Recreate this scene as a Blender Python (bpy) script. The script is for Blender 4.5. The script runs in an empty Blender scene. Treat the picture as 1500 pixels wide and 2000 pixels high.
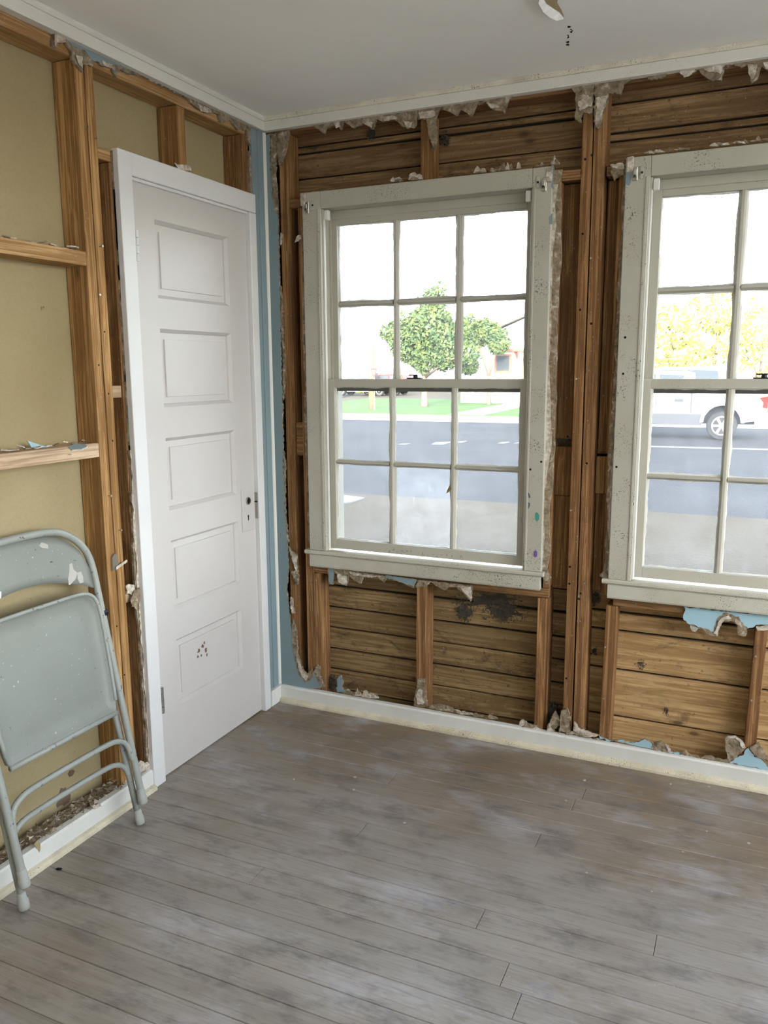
import bpy, bmesh, math, random
from mathutils import Vector, Matrix, noise as mnoise

scene = bpy.context.scene
C = scene.collection
R = random.Random(7)

# ------------------------------------------------------------------ camera
F_PX, YAW, PITCH, ROLL = 1583.4, 0.4277, -0.1738, -0.0056
CAM = Vector((1.864, -2.9428, 1.4563))
_fw = Vector((-math.sin(YAW) * math.cos(PITCH), math.cos(YAW) * math.cos(PITCH), math.sin(PITCH)))
_r0 = _fw.cross(Vector((0, 0, 1))).normalized()
_u0 = _r0.cross(_fw)
_rt = _r0 * math.cos(ROLL) + _u0 * math.sin(ROLL)
_up = -_r0 * math.sin(ROLL) + _u0 * math.cos(ROLL)
cam_d = bpy.data.cameras.new('camera')
cam_d.sensor_fit = 'HORIZONTAL'
cam_d.sensor_width = 36.0
cam_d.lens = F_PX / 1500 * 36.0
cam_d.clip_start = 0.05
cam_d.clip_end = 500
cam = bpy.data.objects.new('camera', cam_d)
cam.matrix_world = Matrix((( _rt.x, _up.x, -_fw.x, CAM.x), (_rt.y, _up.y, -_fw.y, CAM.y),
                           (_rt.z, _up.z, -_fw.z, CAM.z), (0, 0, 0, 1)))
C.objects.link(cam)
scene.camera = cam

# ------------------------------------------------------------------ sky, sun, exposure
SUN_EL = math.radians(8.5)
SUN_AZ = math.atan2(0.25, -0.97)
world = bpy.data.worlds.new('world')
scene.world = world
world.use_nodes = True
_n = world.node_tree.nodes
_n.clear()
_sky = _n.new('ShaderNodeTexSky')
_sky.sky_type = 'NISHITA'
_sky.sun_disc = False
_sky.sun_elevation = math.radians(20)
_sky.sun_rotation = SUN_AZ
_sky.dust_density = 2.0
_bw = _n.new('ShaderNodeRGBToBW')
_mx = _n.new('ShaderNodeMix')
_mx.data_type = 'RGBA'
_mx.inputs[0].default_value = 0.72
_bg = _n.new('ShaderNodeBackground')
_bg.inputs['Strength'].default_value = 1.0
_wo = _n.new('ShaderNodeOutputWorld')
_l = world.node_tree.links
_l.new(_sky.outputs[0], _bw.inputs[0])
_l.new(_sky.outputs[0], _mx.inputs[6])
_l.new(_bw.outputs[0], _mx.inputs[7])
_l.new(_mx.outputs[2], _bg.inputs[0])
_l.new(_bg.outputs[0], _wo.inputs[0])

sun_d = bpy.data.lights.new('sun', 'SUN')
sun_d.energy = 4.5
sun_d.color = (1.0, 0.80, 0.52)
sun_d.angle = math.radians(0.6)
sun = bpy.data.objects.new('sun', sun_d)
_sd = Vector((-0.25, 0.97, -math.tan(SUN_EL))).normalized()
sun.rotation_euler = _sd.to_track_quat('-Z', 'Y').to_euler()
sun.location = (6, -20, 12)
C.objects.link(sun)

vs = scene.view_settings
scene.display_settings.display_device = 'sRGB'
vs.view_transform = 'Standard'
vs.look = 'None'
vs.gamma = 1.0
vs.use_curve_mapping = False
vs.exposure = 2.0
cy = scene.cycles
cy.max_bounces = 8
cy.diffuse_bounces = 5
cy.glossy_bounces = 3
cy.transparent_max_bounces = 16
cy.transmission_bounces = 6
cy.sample_clamp_indirect = 6.0
cy.use_denoising = True
cy.caustics_reflective = False
cy.caustics_refractive = False

# ------------------------------------------------------------------ pixel -> surface helpers (measuring)
def _ray(u, v):
    return _rt * ((u - 750) / F_PX) + _up * ((1000 - v) / F_PX) + _fw
def onY(u, v, y=0.0):
    d = _ray(u, v); return CAM + d * ((y - CAM.y) / d.y)
def onX(u, v, x=0.0):
    d = _ray(u, v); return CAM + d * ((x - CAM.x) / d.x)
def onZ(u, v, z=0.0):
    d = _ray(u, v); return CAM + d * ((z - CAM.z) / d.z)

# ------------------------------------------------------------------ object helpers
WORLD = {}
def link(name, me, loc, parent, label=None, cat=None, group=None, kind=None):
    o = bpy.data.objects.new(name, me)
    C.objects.link(o)
    loc = Vector(loc)
    WORLD[o.name] = loc.copy()
    if parent is not None:
        o.parent = parent
        o.location = loc - WORLD[parent.name]
    else:
        o.location = loc
    if label: o['label'] = label
    if cat: o['category'] = cat
    if group: o['group'] = group
    if kind: o['kind'] = kind
    return o
def empty(name, loc, label=None, cat=None, group=None, kind=None, parent=None):
    return link(name, None, loc, parent, label, cat, group, kind)
def obj(name, bm, mats, parent=None, smooth=False, **kw):
    """bmesh in world coordinates -> object whose origin is at its base"""
    if not bm.verts:
        raise RuntimeError(name)
    lo = [min(v.co[i] for v in bm.verts) for i in range(3)]
    hi = [max(v.co[i] for v in bm.verts) for i in range(3)]
    o = Vector(((lo[0] + hi[0]) / 2, (lo[1] + hi[1]) / 2, lo[2]))
    for v in bm.verts: v.co -= o
    bmesh.ops.recalc_face_normals(bm, faces=bm.faces)
    me = bpy.data.meshes.new(name)
    bm.to_mesh(me); bm.free()
    if not isinstance(mats, (list, tuple)): mats = [mats]
    for m in mats: me.materials.append(m)
    if smooth:
        for p in me.polygons: p.use_smooth = True
    return link(name, me, o, parent, **kw)
def BM(): return bmesh.new()
def bx(bm, x0, x1, y0, y1, z0, z1, bev=0.0, mi=0):
    vs_ = [bm.verts.new((x, y, z)) for x in (x0, x1) for y in (y0, y1) for z in (z0, z1)]
    q = [(0, 1, 3, 2), (4, 6, 7, 5), (0, 4, 5, 1), (2, 3, 7, 6), (0, 2, 6, 4), (1, 5, 7, 3)]
    fs = [bm.faces.new([vs_[i] for i in f]) for f in q]
    for f in fs: f.material_index = mi
    if bev > 0:
        es = list({e for f in fs for e in f.edges})
        r = bmesh.ops.bevel(bm, geom=es, offset=bev, segments=1, affect='EDGES', profile=0.5)
        for f in r['faces']: f.material_index = mi
    return vs_
def box(name, x0, x1, y0, y1, z0, z1, m, parent=None, bev=0.0, **kw):
    bm = BM(); bx(bm, min(x0, x1), max(x0, x1), min(y0, y1), max(y0, y1), min(z0, z1), max(z0, z1), bev)
    return obj(name, bm, m, parent, **kw)
def tube(bm, pts, rad, seg=10, cap=True, mi=0):
    pts = [Vector(p) for p in pts]
    n = len(pts)
    rads = rad if isinstance(rad, (list, tuple)) else [rad] * n
    t0 = (pts[1] - pts[0]).normalized()
    a = t0.orthogonal().normalized()
    rings = []
    for i in range(n):
        if i == 0: t = pts[1] - pts[0]
        elif i == n - 1: t = pts[-1] - pts[-2]
        else: t = (pts[i + 1] - pts[i]).normalized() + (pts[i] - pts[i - 1]).normalized()
        t.normalize()
        a = (a - t * a.dot(t)).normalized()
        b = t.cross(a)
        rings.append([bm.verts.new(pts[i] + (a * math.cos(k * 2 * math.pi / seg) + b * math.sin(k * 2 * math.pi / seg)) * rads[i]) for k in range(seg)])
    for i in range(n - 1):
        for k in range(seg):
            f = bm.faces.new((rings[i][k], rings[i][(k + 1) % seg], rings[i + 1][(k + 1) % seg], rings[i + 1][k]))
            f.material_index = mi
    if cap:
        for rg in (rings[0], rings[-1]):
            f = bm.faces.new(rg); f.material_index = mi
def lathe(bm, cen, axis, prof, seg=20, mi=0):
    """prof = [(radius, height along axis)]"""
    axis = Vector(axis).normalized(); a = axis.orthogonal().normalized(); b = axis.cross(a); cen = Vector(cen)
    rings = []
    for r, h in prof:
        r = max(r, 1e-5)
        rings.append([bm.verts.new(cen + axis * h + (a * math.cos(k * 2 * math.pi / seg) + b * math.sin(k * 2 * math.pi / seg)) * r) for k in range(seg)])
    for i in range(len(rings) - 1):
        for k in range(seg):
            f = bm.faces.new((rings[i][k], rings[i][(k + 1) % seg], rings[i + 1][(k + 1) % seg], rings[i + 1][k])); f.material_index = mi
    for rg in (rings[0], rings[-1]):
        f = bm.faces.new(rg); f.material_index = mi
def slab_poly(bm, outline, to3, thick, step=0.0, jit=0.0, warp=0.0, seed=0, mi=0, mi_side=None):
    """solid sheet from a 2-D outline; to3(a,b,d) maps plane coords and depth to a point"""
    rg = random.Random(seed)
    pts = []
    n = len(outline)
    for i in range(n):
        a, b = outline[i], outline[(i + 1) % n]
        L = math.hypot(b[0] - a[0], b[1] - a[1])
        k = max(1, int(L / step)) if step else 1
        for j in range(k):
            t = j / k
            p = [a[0] + (b[0] - a[0]) * t, a[1] + (b[1] - a[1]) * t]
            if jit:
                p[0] += rg.uniform(-jit, jit); p[1] += rg.uniform(-jit, jit)
            pts.append(p)
    fr, bk = [], []
    for p in pts:
        w = 0.45 * warp * rg.uniform(-1, 1) if warp else 0.0
        fr.append(bm.verts.new(to3(p[0], p[1], w)))
        bk.append(bm.verts.new(to3(p[0], p[1], w + thick)))
    f1 = bm.faces.new(fr); f2 = bm.faces.new(bk[::-1])
    f1.material_index = f2.material_index = mi
    m = len(pts)
    for i in range(m):
        f = bm.faces.new((fr[i], bk[i], bk[(i + 1) % m], fr[(i + 1) % m]))
        f.material_index = mi if mi_side is None else mi_side
    bm.normal_update(); bmesh.ops.triangulate(bm, faces=[f1, f2])

# ------------------------------------------------------------------ materials
class NT:
    def __init__(s, name, rough=0.7, spec=0.3):
        s.m = bpy.data.materials.new(name); s.m.use_nodes = True
        s.t = s.m.node_tree; s.n = s.t.nodes; s.b = s.n['Principled BSDF']
        s.b.inputs['Roughness'].default_value = rough
        s.b.inputs['Specular IOR Level'].default_value = spec
        s._c = None
    def L(s, a, b): s.t.links.new(a, b)
    def put(s, v, sock):
        if hasattr(v, 'links') or hasattr(v, 'is_output'): s.L(v, sock)
        else:
            sock.default_value = tuple(v) + (1,) if isinstance(v, (list, tuple)) and len(v) == 3 and sock.type == 'RGBA' else v
    def coord(s, scale=(1, 1, 1), rnd=True, kind='Object'):
        tc = s.n.new('ShaderNodeTexCoord')
        v = tc.outputs[kind]
        if rnd:
            oi = s.n.new('ShaderNodeObjectInfo')
            mu = s.n.new('ShaderNodeMath'); mu.operation = 'MULTIPLY'; mu.inputs[1].default_value = 37.0
            s.L(oi.outputs['Random'], mu.inputs[0])
            ad = s.n.new('ShaderNodeVectorMath'); ad.operation = 'ADD'
            s.L(v, ad.inputs[0]); s.L(mu.outputs[0], ad.inputs[1]); v = ad.outputs[0]
        mp = s.n.new('ShaderNodeMapping'); mp.inputs['Scale'].default_value = scale
        s.L(v, mp.inputs['Vector']); return mp.outputs[0]
    def world(s, scale=(1, 1, 1)):
        g = s.n.new('ShaderNodeNewGeometry'); mp = s.n.new('ShaderNodeMapping'); mp.inputs['Scale'].default_value = scale
        s.L(g.outputs['Position'], mp.inputs['Vector']); return mp.outputs[0]
    def noise(s, vec, scale=5, detail=4, rough=0.55, dist=0.0):
        n = s.n.new('ShaderNodeTexNoise'); s.L(vec, n.inputs['Vector'])
        n.inputs['Scale'].default_value = scale; n.inputs['Detail'].default_value = detail
        n.inputs['Roughness'].default_value = rough; n.inputs['Distortion'].default_value = dist
        return n.outputs['Fac']
    def voro(s, vec, scale=5):
        n = s.n.new('ShaderNodeTexVoronoi'); s.L(vec, n.inputs['Vector']); n.inputs['Scale'].default_value = scale
        return n.outputs['Distance']
    def ramp(s, fac, stops):
        r = s.n.new('ShaderNodeValToRGB'); s.L(fac, r.inputs[0])
        e = r.color_ramp.elements
        while len(e) < len(stops): e.new(0.5)
        for el, (p, c) in zip(e, stops):
            el.position = p
            el.color = (c, c, c, 1) if isinstance(c, (int, float)) else tuple(c) + (1,)
        return r.outputs[0]
    def mix(s, fac, a, b, mode='MIX'):
        n = s.n.new('ShaderNodeMix'); n.data_type = 'RGBA'; n.blend_type = mode
        s.put(fac, n.inputs[0]); s.put(a, n.inputs[6]); s.put(b, n.inputs[7]); return n.outputs[2]
    def mul(s, a, b):
        n = s.n.new('ShaderNodeMath'); n.operation = 'MULTIPLY'; s.put(a, n.inputs[0]); s.put(b, n.inputs[1]); return n.outputs[0]
    def rand(s):
        return s.n.new('ShaderNodeObjectInfo').outputs['Random']
    def color(s, c): s.put(c, s.b.inputs['Base Color'])
    def rough(s, c): s.put(c, s.b.inputs['Roughness'])
    def bump(s, h, strength=0.3, dist=0.01):
        n = s.n.new('ShaderNodeBump'); n.inputs['Strength'].default_value = strength; n.inputs['Distance'].default_value = dist
        s.L(h, n.inputs['Height']); s.L(n.outputs[0], s.b.inputs['Normal'])

def ax_scale(axis, along, across):
    return tuple(along if 'xyz'[i] == axis else across for i in range(3))
def wood(name, c_lo, c_hi, axis='z', stain=0.0, rough=0.75, grain=90, knots=True, var=0.25):
    t = NT(name, rough, 0.2)
    v = t.coord(ax_scale(axis, 2.2, grain))
    g = t.noise(v, 1.0, 6, 0.65, 1.2)
    col = t.ramp(g, [(0.30, tuple(0.72 * x for x in c_lo)), (0.48, c_lo), (0.56, c_hi), (0.74, tuple(min(1, 1.12 * x) for x in c_hi))])
    v2 = t.coord(ax_scale(axis, 2.5, 14.0))
    big = t.noise(v2, 1.0, 4, 0.6)
    col = t.mix(t.ramp(big, [(0.38, 0.0), (0.72, 0.7)]), col, tuple(0.60 * x for x in c_lo))
    if knots:
        kv = t.coord(ax_scale(axis, 3.4, 7.5))
        kd = t.voro(kv, 1.0)
        col = t.mix(t.ramp(kd, [(0.0, 1.0), (0.05, 0.85), (0.075, 0.35), (0.13, 0.0)]), col, tuple(0.22 * x for x in c_lo))
    if stain:
        s1 = t.noise(t.coord(ax_scale(axis, 7, 16)), 1.0, 7, 0.72, 0.6)
        col = t.mix(t.ramp(s1, [(0.55, 0.0), (0.68, stain)]), col, tuple(0.16 * x + 0.01 for x in c_lo))
        s2 = t.noise(t.coord((1, 1, 1)), 55, 4, 0.6)
        col = t.mix(t.ramp(s2, [(0.64, 0.0), (0.70, 0.9 * stain)]), col, (0.04, 0.03, 0.02))
    s3 = t.noise(t.coord((1, 1, 1)), 120, 2, 0.5)
    col = t.mix(t.ramp(s3, [(0.70, 0.0), (0.74, 0.6)]), col, (0.50, 0.44, 0.36))
    col = t.mix(t.mul(t.rand(), var), col, tuple(0.55 * x for x in c_lo))
    t.color(col); t.bump(g, 0.35, 0.003)
    return t.m
def paint(name, base, speck=0.5, grime=0.3, rough=0.5, chips=None, grime_col=(0.30, 0.25, 0.17), scale=1.0):
    t = NT(name, rough, 0.35)
    v = t.coord((1, 1, 1))
    n1 = t.noise(v, 3.5 * scale, 5, 0.6)
    col = t.mix(t.ramp(n1, [(0.40, 0.0), (0.80, grime)]), base, grime_col)
    n2 = t.noise(v, 260, 2, 0.5)
    n3 = t.noise(v, 9, 3, 0.6)
    sp = t.mul(t.ramp(n2, [(0.655 - 0.05 * (speck > 0.9), 0.0), (0.70 - 0.05 * (speck > 0.9), 1.0)]), t.ramp(n3, [(0.47, 0.0), (0.62, speck)]))
    col = t.mix(sp, col, (0.05, 0.04, 0.03))
    if chips:
        n4 = t.noise(v, 14, 5, 0.65)
        col = t.mix(t.ramp(n4, [(0.685, 0.0), (0.70, 1.0)]), col, chips)
    t.color(col); t.bump(t.noise(v, 60, 4), 0.08, 0.003)
    return t.m
def plain(name, c, rough=0.6, metal=0.0, spec=0.3, var=0.15, scale=20, emit=None):
    t = NT(name, rough, spec); t.b.inputs['Metallic'].default_value = metal
    n = t.noise(t.coord(), scale, 4)
    t.color(t.mix(t.mul(n, var), c, tuple(0.35 * x for x in c)))
    return t.m

M = {}
M['stud_z'] = wood('fresh_stud', (0.34, 0.175, 0.06), (0.60, 0.36, 0.15), 'z', 0.10)
M['stud_y'] = wood('fresh_block', (0.40, 0.22, 0.085), (0.62, 0.40, 0.20), 'y', 0.10)
M['pale_y'] = wood('pale_block', (0.50, 0.34, 0.21), (0.66, 0.50, 0.34), 'y', 0.10)
M['old_z'] = wood('old_stud', (0.22, 0.105, 0.04), (0.42, 0.235, 0.10), 'z', 0.35)
M['old_x'] = wood('old_beam', (0.20, 0.10, 0.04), (0.36, 0.20, 0.09), 'x', 0.35)
M['panel_z'] = wood('old_filler', (0.20, 0.10, 0.038), (0.38, 0.21, 0.085), 'z', 0.35)
M['sheath'] = wood('sheathing', (0.255, 0.160, 0.070), (0.40, 0.275, 0.135), 'x', 0.80, grain=60, var=0.55)  # narrow boards: brown stain, darkened further for the shade in the left bay
M['sheath2'] = wood('sheathing_wide', (0.46, 0.28, 0.12), (0.64, 0.44, 0.22), 'x', 0.60, grain=50, var=0.2)
M['sheath_top'] = wood('sheathing_top_shaded', (0.235, 0.135, 0.062), (0.37, 0.235, 0.115), 'x', 0.7, grain=60, var=0.4)  # upper boards: weaker light up there painted in as darker wood
M['dark'] = plain('tar_paper', (0.02, 0.018, 0.016), 0.9)
M['white'] = paint('door_casing_paint', (0.70, 0.70, 0.69), 0.12, 0.10, 0.42)
M['slabw'] = paint('door_paint', (0.565, 0.54, 0.515), 0.12, 0.14, 0.40, grime_col=(0.42, 0.37, 0.31))
M['trimw'] = paint('window_paint', (0.44, 0.422, 0.352), 1.0, 0.30, 0.5)
M['sashw'] = paint('sash_paint', (0.46, 0.442, 0.37), 0.55, 0.28, 0.5)
M['apron'] = paint('apron_paint', (0.48, 0.462, 0.385), 1.0, 0.45, 0.5, scale=2)
M['crown'] = paint('crown_paint', (0.72, 0.70, 0.64), 0.5, 0.15, 0.55)
M['bead'] = paint('bead_paint', (0.70, 0.66, 0.55), 1.0, 0.5, 0.6, scale=3)
M['base'] = paint('baseboard_paint', (0.72, 0.72, 0.67), 0.4, 0.25, 0.5)
M['shoe'] = paint('shoe_paint', (0.66, 0.60, 0.45), 1.0, 0.6, 0.55, scale=4)
M['blue'] = paint('blue_paint', (0.215, 0.285, 0.305), 0.15, 0.22, 0.6, grime_col=(0.20, 0.24, 0.24))
M['brightblue'] = paint('bright_blue_paint', (0.33, 0.50, 0.57), 0.1, 0.12, 0.6, grime_col=(0.35, 0.45, 0.46))
M['ceil'] = paint('ceiling_paint', (0.86, 0.845, 0.815), 0.05, 0.10, 0.85, grime_col=(0.55, 0.53, 0.50))
M['metal'] = plain('zinc_metal', (0.55, 0.53, 0.48), 0.35, 1.0)
M['blackmetal'] = plain('black_metal', (0.025, 0.025, 0.028), 0.45, 0.6)
M['hole'] = plain('hole_black', (0.006, 0.005, 0.005), 0.9)
def kraft():
    t = NT('kraft_board', 0.85, 0.15)
    v = t.world((1, 1, 1))
    n = t.noise(v, 1.7, 4, 0.5); f = t.noise(v, 140, 3, 0.6)
    c = t.mix(t.ramp(n, [(0.3, 0.0), (0.75, 0.8)]), (0.335, 0.265, 0.142), (0.445, 0.372, 0.222))
    c = t.mix(t.mul(t.ramp(f, [(0.45, 0.0), (0.7, 1.0)]), 0.18), c, (0.24, 0.18, 0.09))
    s = t.noise(v, 26, 3, 0.5)
    c = t.mix(t.ramp(s, [(0.74, 0.0), (0.78, 0.7)]), c, (0.16, 0.12, 0.07))
    t.color(c); t.bump(f, 0.1, 0.002); return t.m
M['kraft'] = kraft()
def plaster():
    t = NT('torn_plaster', 0.9, 0.1)
    v = t.world((1, 1, 1))
    a = t.noise(v, 38, 5, 0.65, 0.5)
    c = t.ramp(a, [(0.30, (0.13, 0.095, 0.06)), (0.47, (0.25, 0.195, 0.13)), (0.58, (0.34, 0.275, 0.195)), (0.66, (0.52, 0.46, 0.38)), (0.72, (0.64, 0.59, 0.51))])
    t.color(c); t.bump(a, 0.7, 0.01); return t.m
M['plaster'] = plaster()
def paperwhite():
    t = NT('torn_paper', 0.85, 0.1)
    v = t.world((1, 1, 1))
    a = t.noise(v, 60, 4, 0.6)
    t.color(t.ramp(a, [(0.35, (0.36, 0.295, 0.22)), (0.52, (0.52, 0.46, 0.38)), (0.66, (0.70, 0.65, 0.58))])); t.bump(a, 0.5, 0.006); return t.m
M['paper'] = paperwhite()
def floor_mat():
    t = NT('worn_floor', 0.45, 0.5)
    v = t.coord((1.4, 30, 30)); w = t.world((1, 1, 1))
    g = t.noise(v, 1.0, 5, 0.6, 0.5)
    c = t.ramp(g, [(0.30, (0.21, 0.172, 0.135)), (0.72, (0.34, 0.295, 0.245))])
    b1 = t.noise(w, 1.9, 5, 0.6)
    c = t.mix(t.ramp(b1, [(0.36, 0.0), (0.62, 0.75)]), c, (0.36, 0.338, 0.315))
    # browner tone blended in towards the window wall, broken up by noise
    sp = t.n.new('ShaderNodeSeparateXYZ'); t.L(w, sp.inputs[0])
    mr = t.n.new('ShaderNodeMapRange'); mr.inputs[1].default_value = -0.75; mr.inputs[2].default_value = -0.15
    t.L(sp.outputs[1], mr.inputs[0])
    b2 = t.noise(w, 2.6, 4, 0.6)
    c = t.mix(t.mul(mr.outputs[0], t.ramp(b2, [(0.30, 0.25), (0.6, 0.95)])), c, (0.20, 0.138, 0.080))
    st = t.noise(t.world((1, 2.2, 1)), 5.5, 6, 0.7)
    c = t.mix(t.ramp(st, [(0.50, 0.0), (0.66, 0.72)]), c, (0.125, 0.114, 0.112))
    hz = t.noise(t.world((1, 2.0, 1)), 3.1, 5, 0.65)
    c = t.mix(t.ramp(hz, [(0.53, 0.0), (0.72, 0.62)]), c, (0.48, 0.48, 0.515))
    gs = t.noise(t.world((7, 160, 1)), 1.0, 4, 0.65)
    c = t.mix(t.mul(t.ramp(gs, [(0.50, 0.0), (0.72, 1.0)]), 0.45), c, (0.12, 0.10, 0.085))
    fl = t.noise(w, 120, 2, 0.5)
    c = t.mix(t.ramp(fl, [(0.735, 0.0), (0.76, 0.7)]), c, (0.55, 0.53, 0.50))
    c = t.mix(t.mul(t.rand(), 0.22), c, (0.15, 0.128, 0.108))
    t.color(c)
    t.rough(t.ramp(t.noise(w, 4, 4), [(0.3, 0.36), (0.7, 0.58)]))
    t.bump(g, 0.12, 0.002); return t.m
M['floor'] = floor_mat()
def glass(name, haze, tint):
    m = bpy.data.materials.new(name); m.use_nodes = True
    t = NT.__new__(NT); t.m = m; t.t = m.node_tree; t.n = t.t.nodes
    t.n.remove(t.n['Principled BSDF']); out = t.n['Material Output']
    v = t.coord((1, 1, 1))
    a = t.noise(v, 9, 5, 0.7, 0.4); sc = t.noise(t.coord((40, 40, 9)), 1.0, 3, 0.6); d = t.noise(v, 300, 2, 0.6)
    f = t.ramp(a, [(0.30, haze * 0.5), (0.75, haze * 1.5)])
    f = t.mix(1.0, f, t.ramp(sc, [(0.60, 0.0), (0.70, haze * 0.5)]), 'ADD')
    f = t.mix(1.0, f, t.ramp(d, [(0.68, 0.0), (0.74, haze * 1.2)]), 'ADD')
    tr = t.n.new('ShaderNodeBsdfTransparent'); tr.inputs[0].default_value = (tint * 0.97, tint * 0.99, tint, 1)
    tl = t.n.new('ShaderNodeBsdfTranslucent'); tl.inputs[0].default_value = (0.80, 0.82, 0.86, 1)
    gl = t.n.new('ShaderNodeBsdfGlossy'); gl.inputs['Roughness'].default_value = 0.08
    m1 = t.n.new('ShaderNodeMixShader'); t.L(f, m1.inputs[0]); t.L(tr.outputs[0], m1.inputs[1]); t.L(tl.outputs[0], m1.inputs[2])
    fr = t.n.new('ShaderNodeFresnel'); fr.inputs[0].default_value = 1.25
    m2 = t.n.new('ShaderNodeMixShader'); t.L(fr.outputs[0], m2.inputs[0]); t.L(m1.outputs[0], m2.inputs[1]); t.L(gl.outputs[0], m2.inputs[2])
    t.L(m2.outputs[0], out.inputs[0]); return m
M['glass'] = glass('window_glass', 0.022, 0.77)
M['glass_dirty'] = glass('dusty_glass', 0.038, 0.75)
M['glass_frost'] = glass('frosted_glass', 0.09, 0.75)
def chairpaint():
    t = NT('sage_chair_paint', 0.42, 0.4)
    v = t.coord((1, 1, 1), rnd=False)
    n1 = t.noise(v, 6, 4)
    c = t.mix(t.ramp(n1, [(0.35, 0.0), (0.8, 0.35)]), (0.24, 0.255, 0.23), (0.17, 0.178, 0.152))
    n2 = t.noise(v, 70, 4, 0.6); n3 = t.noise(v, 7, 3)
    c = t.mix(t.mul(t.ramp(n2, [(0.66, 0.0), (0.69, 1.0)]), t.ramp(n3, [(0.48, 0.0), (0.60, 1.0)])), c, (0.05, 0.05, 0.05))
    n4 = t.noise(v, 110, 2)
    c = t.mix(t.ramp(n4, [(0.725, 0.0), (0.745, 0.8)]), c, (0.62, 0.62, 0.58))
    t.color(c); t.bump(t.noise(v, 90, 3), 0.06, 0.002); return t.m
M['chair'] = chairpaint()
def chairtube():
    t = NT('worn_chair_tube', 0.40, 0.45)
    v = t.coord((1, 1, 1), rnd=False)
    n1 = t.noise(v, 9, 4)
    c = t.mix(t.ramp(n1, [(0.35, 0.0), (0.8, 0.45)]), (0.32, 0.337, 0.305), (0.21, 0.218, 0.19))
    n2 = t.noise(v, 55, 5, 0.65)
    c = t.mix(t.ramp(n2, [(0.63, 0.0), (0.66, 0.9)]), c, (0.10, 0.10, 0.11))
    t.color(c); return t.m
M['tube'] = chairtube()
M['chalk'] = plain('chalk_white', (0.48, 0.47, 0.43), 0.8)
M['rubber'] = plain('grey_rubber', (0.38, 0.39, 0.35), 0.7)
# outdoors
def ground(name, c1, c2, scale, fine, rough=0.9, c3=None):
    t = NT(name, rough, 0.15); w = t.world((1, 1, 1))
    a = t.noise(w, scale, 5, 0.65); b = t.noise(w, fine, 3, 0.6)
    c = t.mix(t.ramp(a, [(0.35, 0.0), (0.65, 1.0)]), c1, c2)
    c = t.mix(t.mul(t.ramp(b, [(0.45, 0.0), (0.7, 1.0)]), 0.6), c, c3 or tuple(0.5 * x for x in c1))
    t.color(c); t.bump(b, 0.6, 0.05); return t.m
M['asphalt'] = ground('asphalt', (0.045, 0.047, 0.052), (0.060, 0.062, 0.066), 0.5, 14, c3=(0.032, 0.034, 0.038))
M['drygrass'] = ground('dry_grass', (0.085, 0.072, 0.050), (0.115, 0.100, 0.076), 0.8, 22, c3=(0.05, 0.041, 0.027))
M['lawn'] = ground('green_lawn', (0.06, 0.125, 0.035), (0.10, 0.19, 0.05), 0.6, 12)
M['concrete'] = ground('concrete', (0.27, 0.26, 0.24), (0.33, 0.32, 0.30), 1.2, 20)
M['slabgrey'] = ground('weathered_concrete', (0.20, 0.21, 0.22), (0.25, 0.26, 0.27), 1.2, 20)
M['bounce_slab'] = ground('pale_bounce', (0.50, 0.48, 0.45), (0.56, 0.54, 0.51), 1.2, 20)
M['seam'] = ground('pale_road_seam', (0.22, 0.22, 0.21), (0.17, 0.17, 0.17), 3.0, 20)
def leafmat(name, c1, c2):
    t = NT(name, 0.6, 0.3); w = t.world((1, 1, 1))
    a = t.noise(w, 2.4, 4)
    t.color(t.mix(t.ramp(a, [(0.35, 0.0), (0.65, 1.0)]), c1, c2))
    t.b.inputs['Transmission Weight'].default_value = 0.0
    return t.m
M['leaf'] = leafmat('tree_leaves', (0.030, 0.060, 0.026), (0.085, 0.115, 0.035))
M['leaf2'] = leafmat('yellow_leaves', (0.20, 0.22, 0.03), (0.32, 0.30, 0.06))
M['bark'] = plain('bark', (0.17, 0.14, 0.115), 0.9, var=0.6)
M['pole'] = wood('pole_wood', (0.22, 0.15, 0.09), (0.34, 0.24, 0.15), 'z', 0.1, grain=12, knots=False)
M['carwhite'] = plain('white_car_paint', (0.135, 0.14, 0.15), 0.4, spec=0.4, var=0.05)
M['cargrey'] = plain('grey_cladding', (0.055, 0.059, 0.066), 0.5, var=0.1)
M['tire'] = plain('tire', (0.03, 0.03, 0.032), 0.85)
M['rim'] = plain('alloy', (0.60, 0.61, 0.62), 0.3, 0.8)
M['carglass'] = plain('car_glass', (0.05, 0.06, 0.075), 0.08, spec=0.6)
M['red'] = plain('red_paint', (0.55, 0.03, 0.02), 0.4)
M['redlens'] = plain('red_lens', (0.60, 0.02, 0.015), 0.2)
M['signwhite'] = plain('sign_white', (0.8, 0.8, 0.78), 0.5, var=0.05)
M['housewhite'] = paint('house_siding', (0.74, 0.73, 0.70), 0.0, 0.1, 0.7)
M['brown'] = plain('brown_trim', (0.22, 0.09, 0.06), 0.6)
M['roofing'] = plain('roof_shingle', (0.16, 0.14, 0.13), 0.9, var=0.5)
M['greenpaint'] = plain('green_paint_spot', (0.06, 0.30, 0.22), 0.6)
M['purplepaint'] = plain('purple_paint_spot', (0.16, 0.08, 0.34), 0.6)
M['slate'] = plain('slate_marks', (0.10, 0.12, 0.14), 0.7)
M['rustmark'] = plain('brown_mark', (0.16, 0.105, 0.07), 0.8)
M['leafbrown'] = plain('dry_leaf', (0.30, 0.22, 0.12), 0.8)
M['fluff'] = plain('dark_lint', (0.095, 0.080, 0.058), 0.95, var=0.8, scale=90)

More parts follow.
